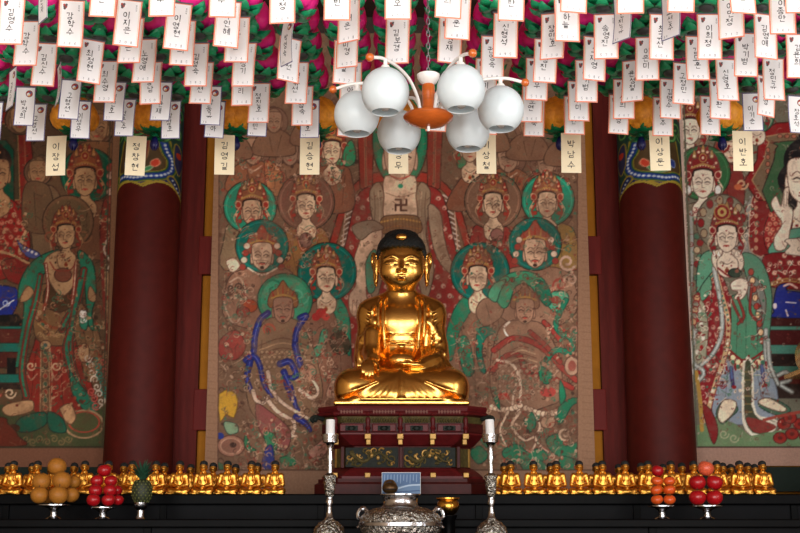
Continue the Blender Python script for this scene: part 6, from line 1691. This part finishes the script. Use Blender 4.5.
# ------------------------------------------------------------------ chandelier
cp = at(428.5, 122, 4.70); q = mpp(429, 110, 4.70)
ch = empty('chandelier', tuple(cp), 'six-globe chandelier with white opal shades and orange wood centre', 'chandelier')
def cl(name, m, prof, parent=ch, **kw): 
    bm = bm_new(); lathe(bm, [(r * q, z * q) for r, z in prof], 40); return finish(bm, name, m, parent, ang=math.radians(50), **kw)
cl('centre_disc', 'woodor', [(0, -5), (8, -4.6), (18, -1.5), (24, 2.5), (25.2, 5), (24, 7), (14, 8.5), (6, 9), (0, 9)])
cl('stem', 'woodor', [(7, 8.5), (6.4, 11), (6.8, 13), (6.2, 15), (6.0, 26), (6.6, 30), (6.4, 38), (5, 40), (0, 40)])
cl('ceiling_cup', 'whiteen', [(5, 39), (8, 41), (11, 46), (11.6, 49.5), (10, 50.5), (0, 51)])
cl('nub', 'whiteen', [(0, -10), (1.4, -9.5), (1.6, -4), (0, -4)])
bm = bm_new(); L = ZC - cp.z
for k in range(int((L - 51 * q) / .026)):
    z = 51 * q + .013 + k * .026; a = (k % 2) * PI / 2
    tube(bm, [(.0065 * math.cos(t) * math.cos(a), .0065 * math.cos(t) * math.sin(a), z + .016 * math.sin(t)) for t in np.linspace(0, 2 * PI, 9)], .0017, 4, cap=False)
finish(bm, 'chain', 'chain', ch)
R = .285
GR_ = .0905
for i in range(6):
    ph = math.radians(24 + 60 * i); d = Vector((math.sin(ph), -math.cos(ph), 0))
    zc = .040
    g = cl('glass_globe', 'glass', []) if False else None
    bm = bm_new(); P = []
    for k in range(19):
        t = .60 + (PI - .60 - .16) * k / 18; P.append((GR_ * math.sin(t), -GR_ * 1.06 * math.cos(t)))
    inner = [(max(r - .004, .004), z * .96) for r, z in P][::-1]
    lathe(bm, inner + P, 40) if False else lathe(bm, P[::-1] + [(r * .955, z * .955 + .000) for r, z in P], 40)
    gl = finish(bm, 'glass_globe', 'glass', ch, ang=math.radians(60), loc=d * R + Vector((0, 0, zc)))
    bm = bm_new(); lathe(bm, [(0, -.072), (.012, -.071), (.022, -.060), (.025, -.045), (.02, -.025), (.014, -.01), (.014, .03), (0, .03)], 20); finish(bm, 'bulb', 'bulb', gl)
    bm = bm_new(); lathe(bm, [(0, .02), (.018, .02), (.02, .06), (.022, .092), (.014, .106), (0, .108)], 20); finish(bm, 'lamp_holder', 'whiteen', gl)
    bm = bm_new()
    tube(bm, [tuple(d * .055 + Vector((0, 0, .022))), tuple(d * .075 + Vector((0, 0, .08))), tuple(d * .13 + Vector((0, 0, .138))), tuple(d * .21 + Vector((0, 0, .166))), tuple(d * .30 + Vector((0, 0, .170))), tuple(d * .372 + Vector((0, 0, .152)))], .0068, 10, n=6)
    tube(bm, [tuple(d * R + Vector((0, 0, zc + .09))), tuple(d * R + Vector((0, 0, .17)))], .008, 8)
    arm = finish(bm, 'arm', 'whiteen', ch)
    bm = bm_new(); sphere(bm, tuple(d * .382 + Vector((0, 0, .149))), .0165, 14); finish(bm, 'wood_knob', 'woodor', arm)

# ------------------------------------------------------------------ daylight through the door, and an added side light
def area(name, loc, rot, sx, sy, pw, col=(1, 1, 1)):
    l = bpy.data.lights.new(name, 'AREA'); l.shape = 'RECTANGLE'; l.size = sx; l.size_y = sy; l.energy = pw; l.color = col
    o = bpy.data.objects.new(name, l); o.location = loc; o.rotation_euler = rot; COL.objects.link(o); return o
for a, b in DOORS:
    area('door_daylight', ((a + b) / 2, YF - .25, 2.05), (PI / 2, 0, 0), b - a, 3.6, 108 * (b - a), (1, .98, .95))
area('added_side_light', (XR + .25, 2.4, 2.3), (0, PI / 2, 0), 2.2, 2.4, 160, (.95, .98, 1))  # added lamp to brighten the right side; no known window there
w = bpy.data.worlds.new('world'); SC.world = w; w.use_nodes = True
w.node_tree.nodes['Background'].inputs['Color'].default_value = (.75, .85, 1, 1); w.node_tree.nodes['Background'].inputs['Strength'].default_value = .6
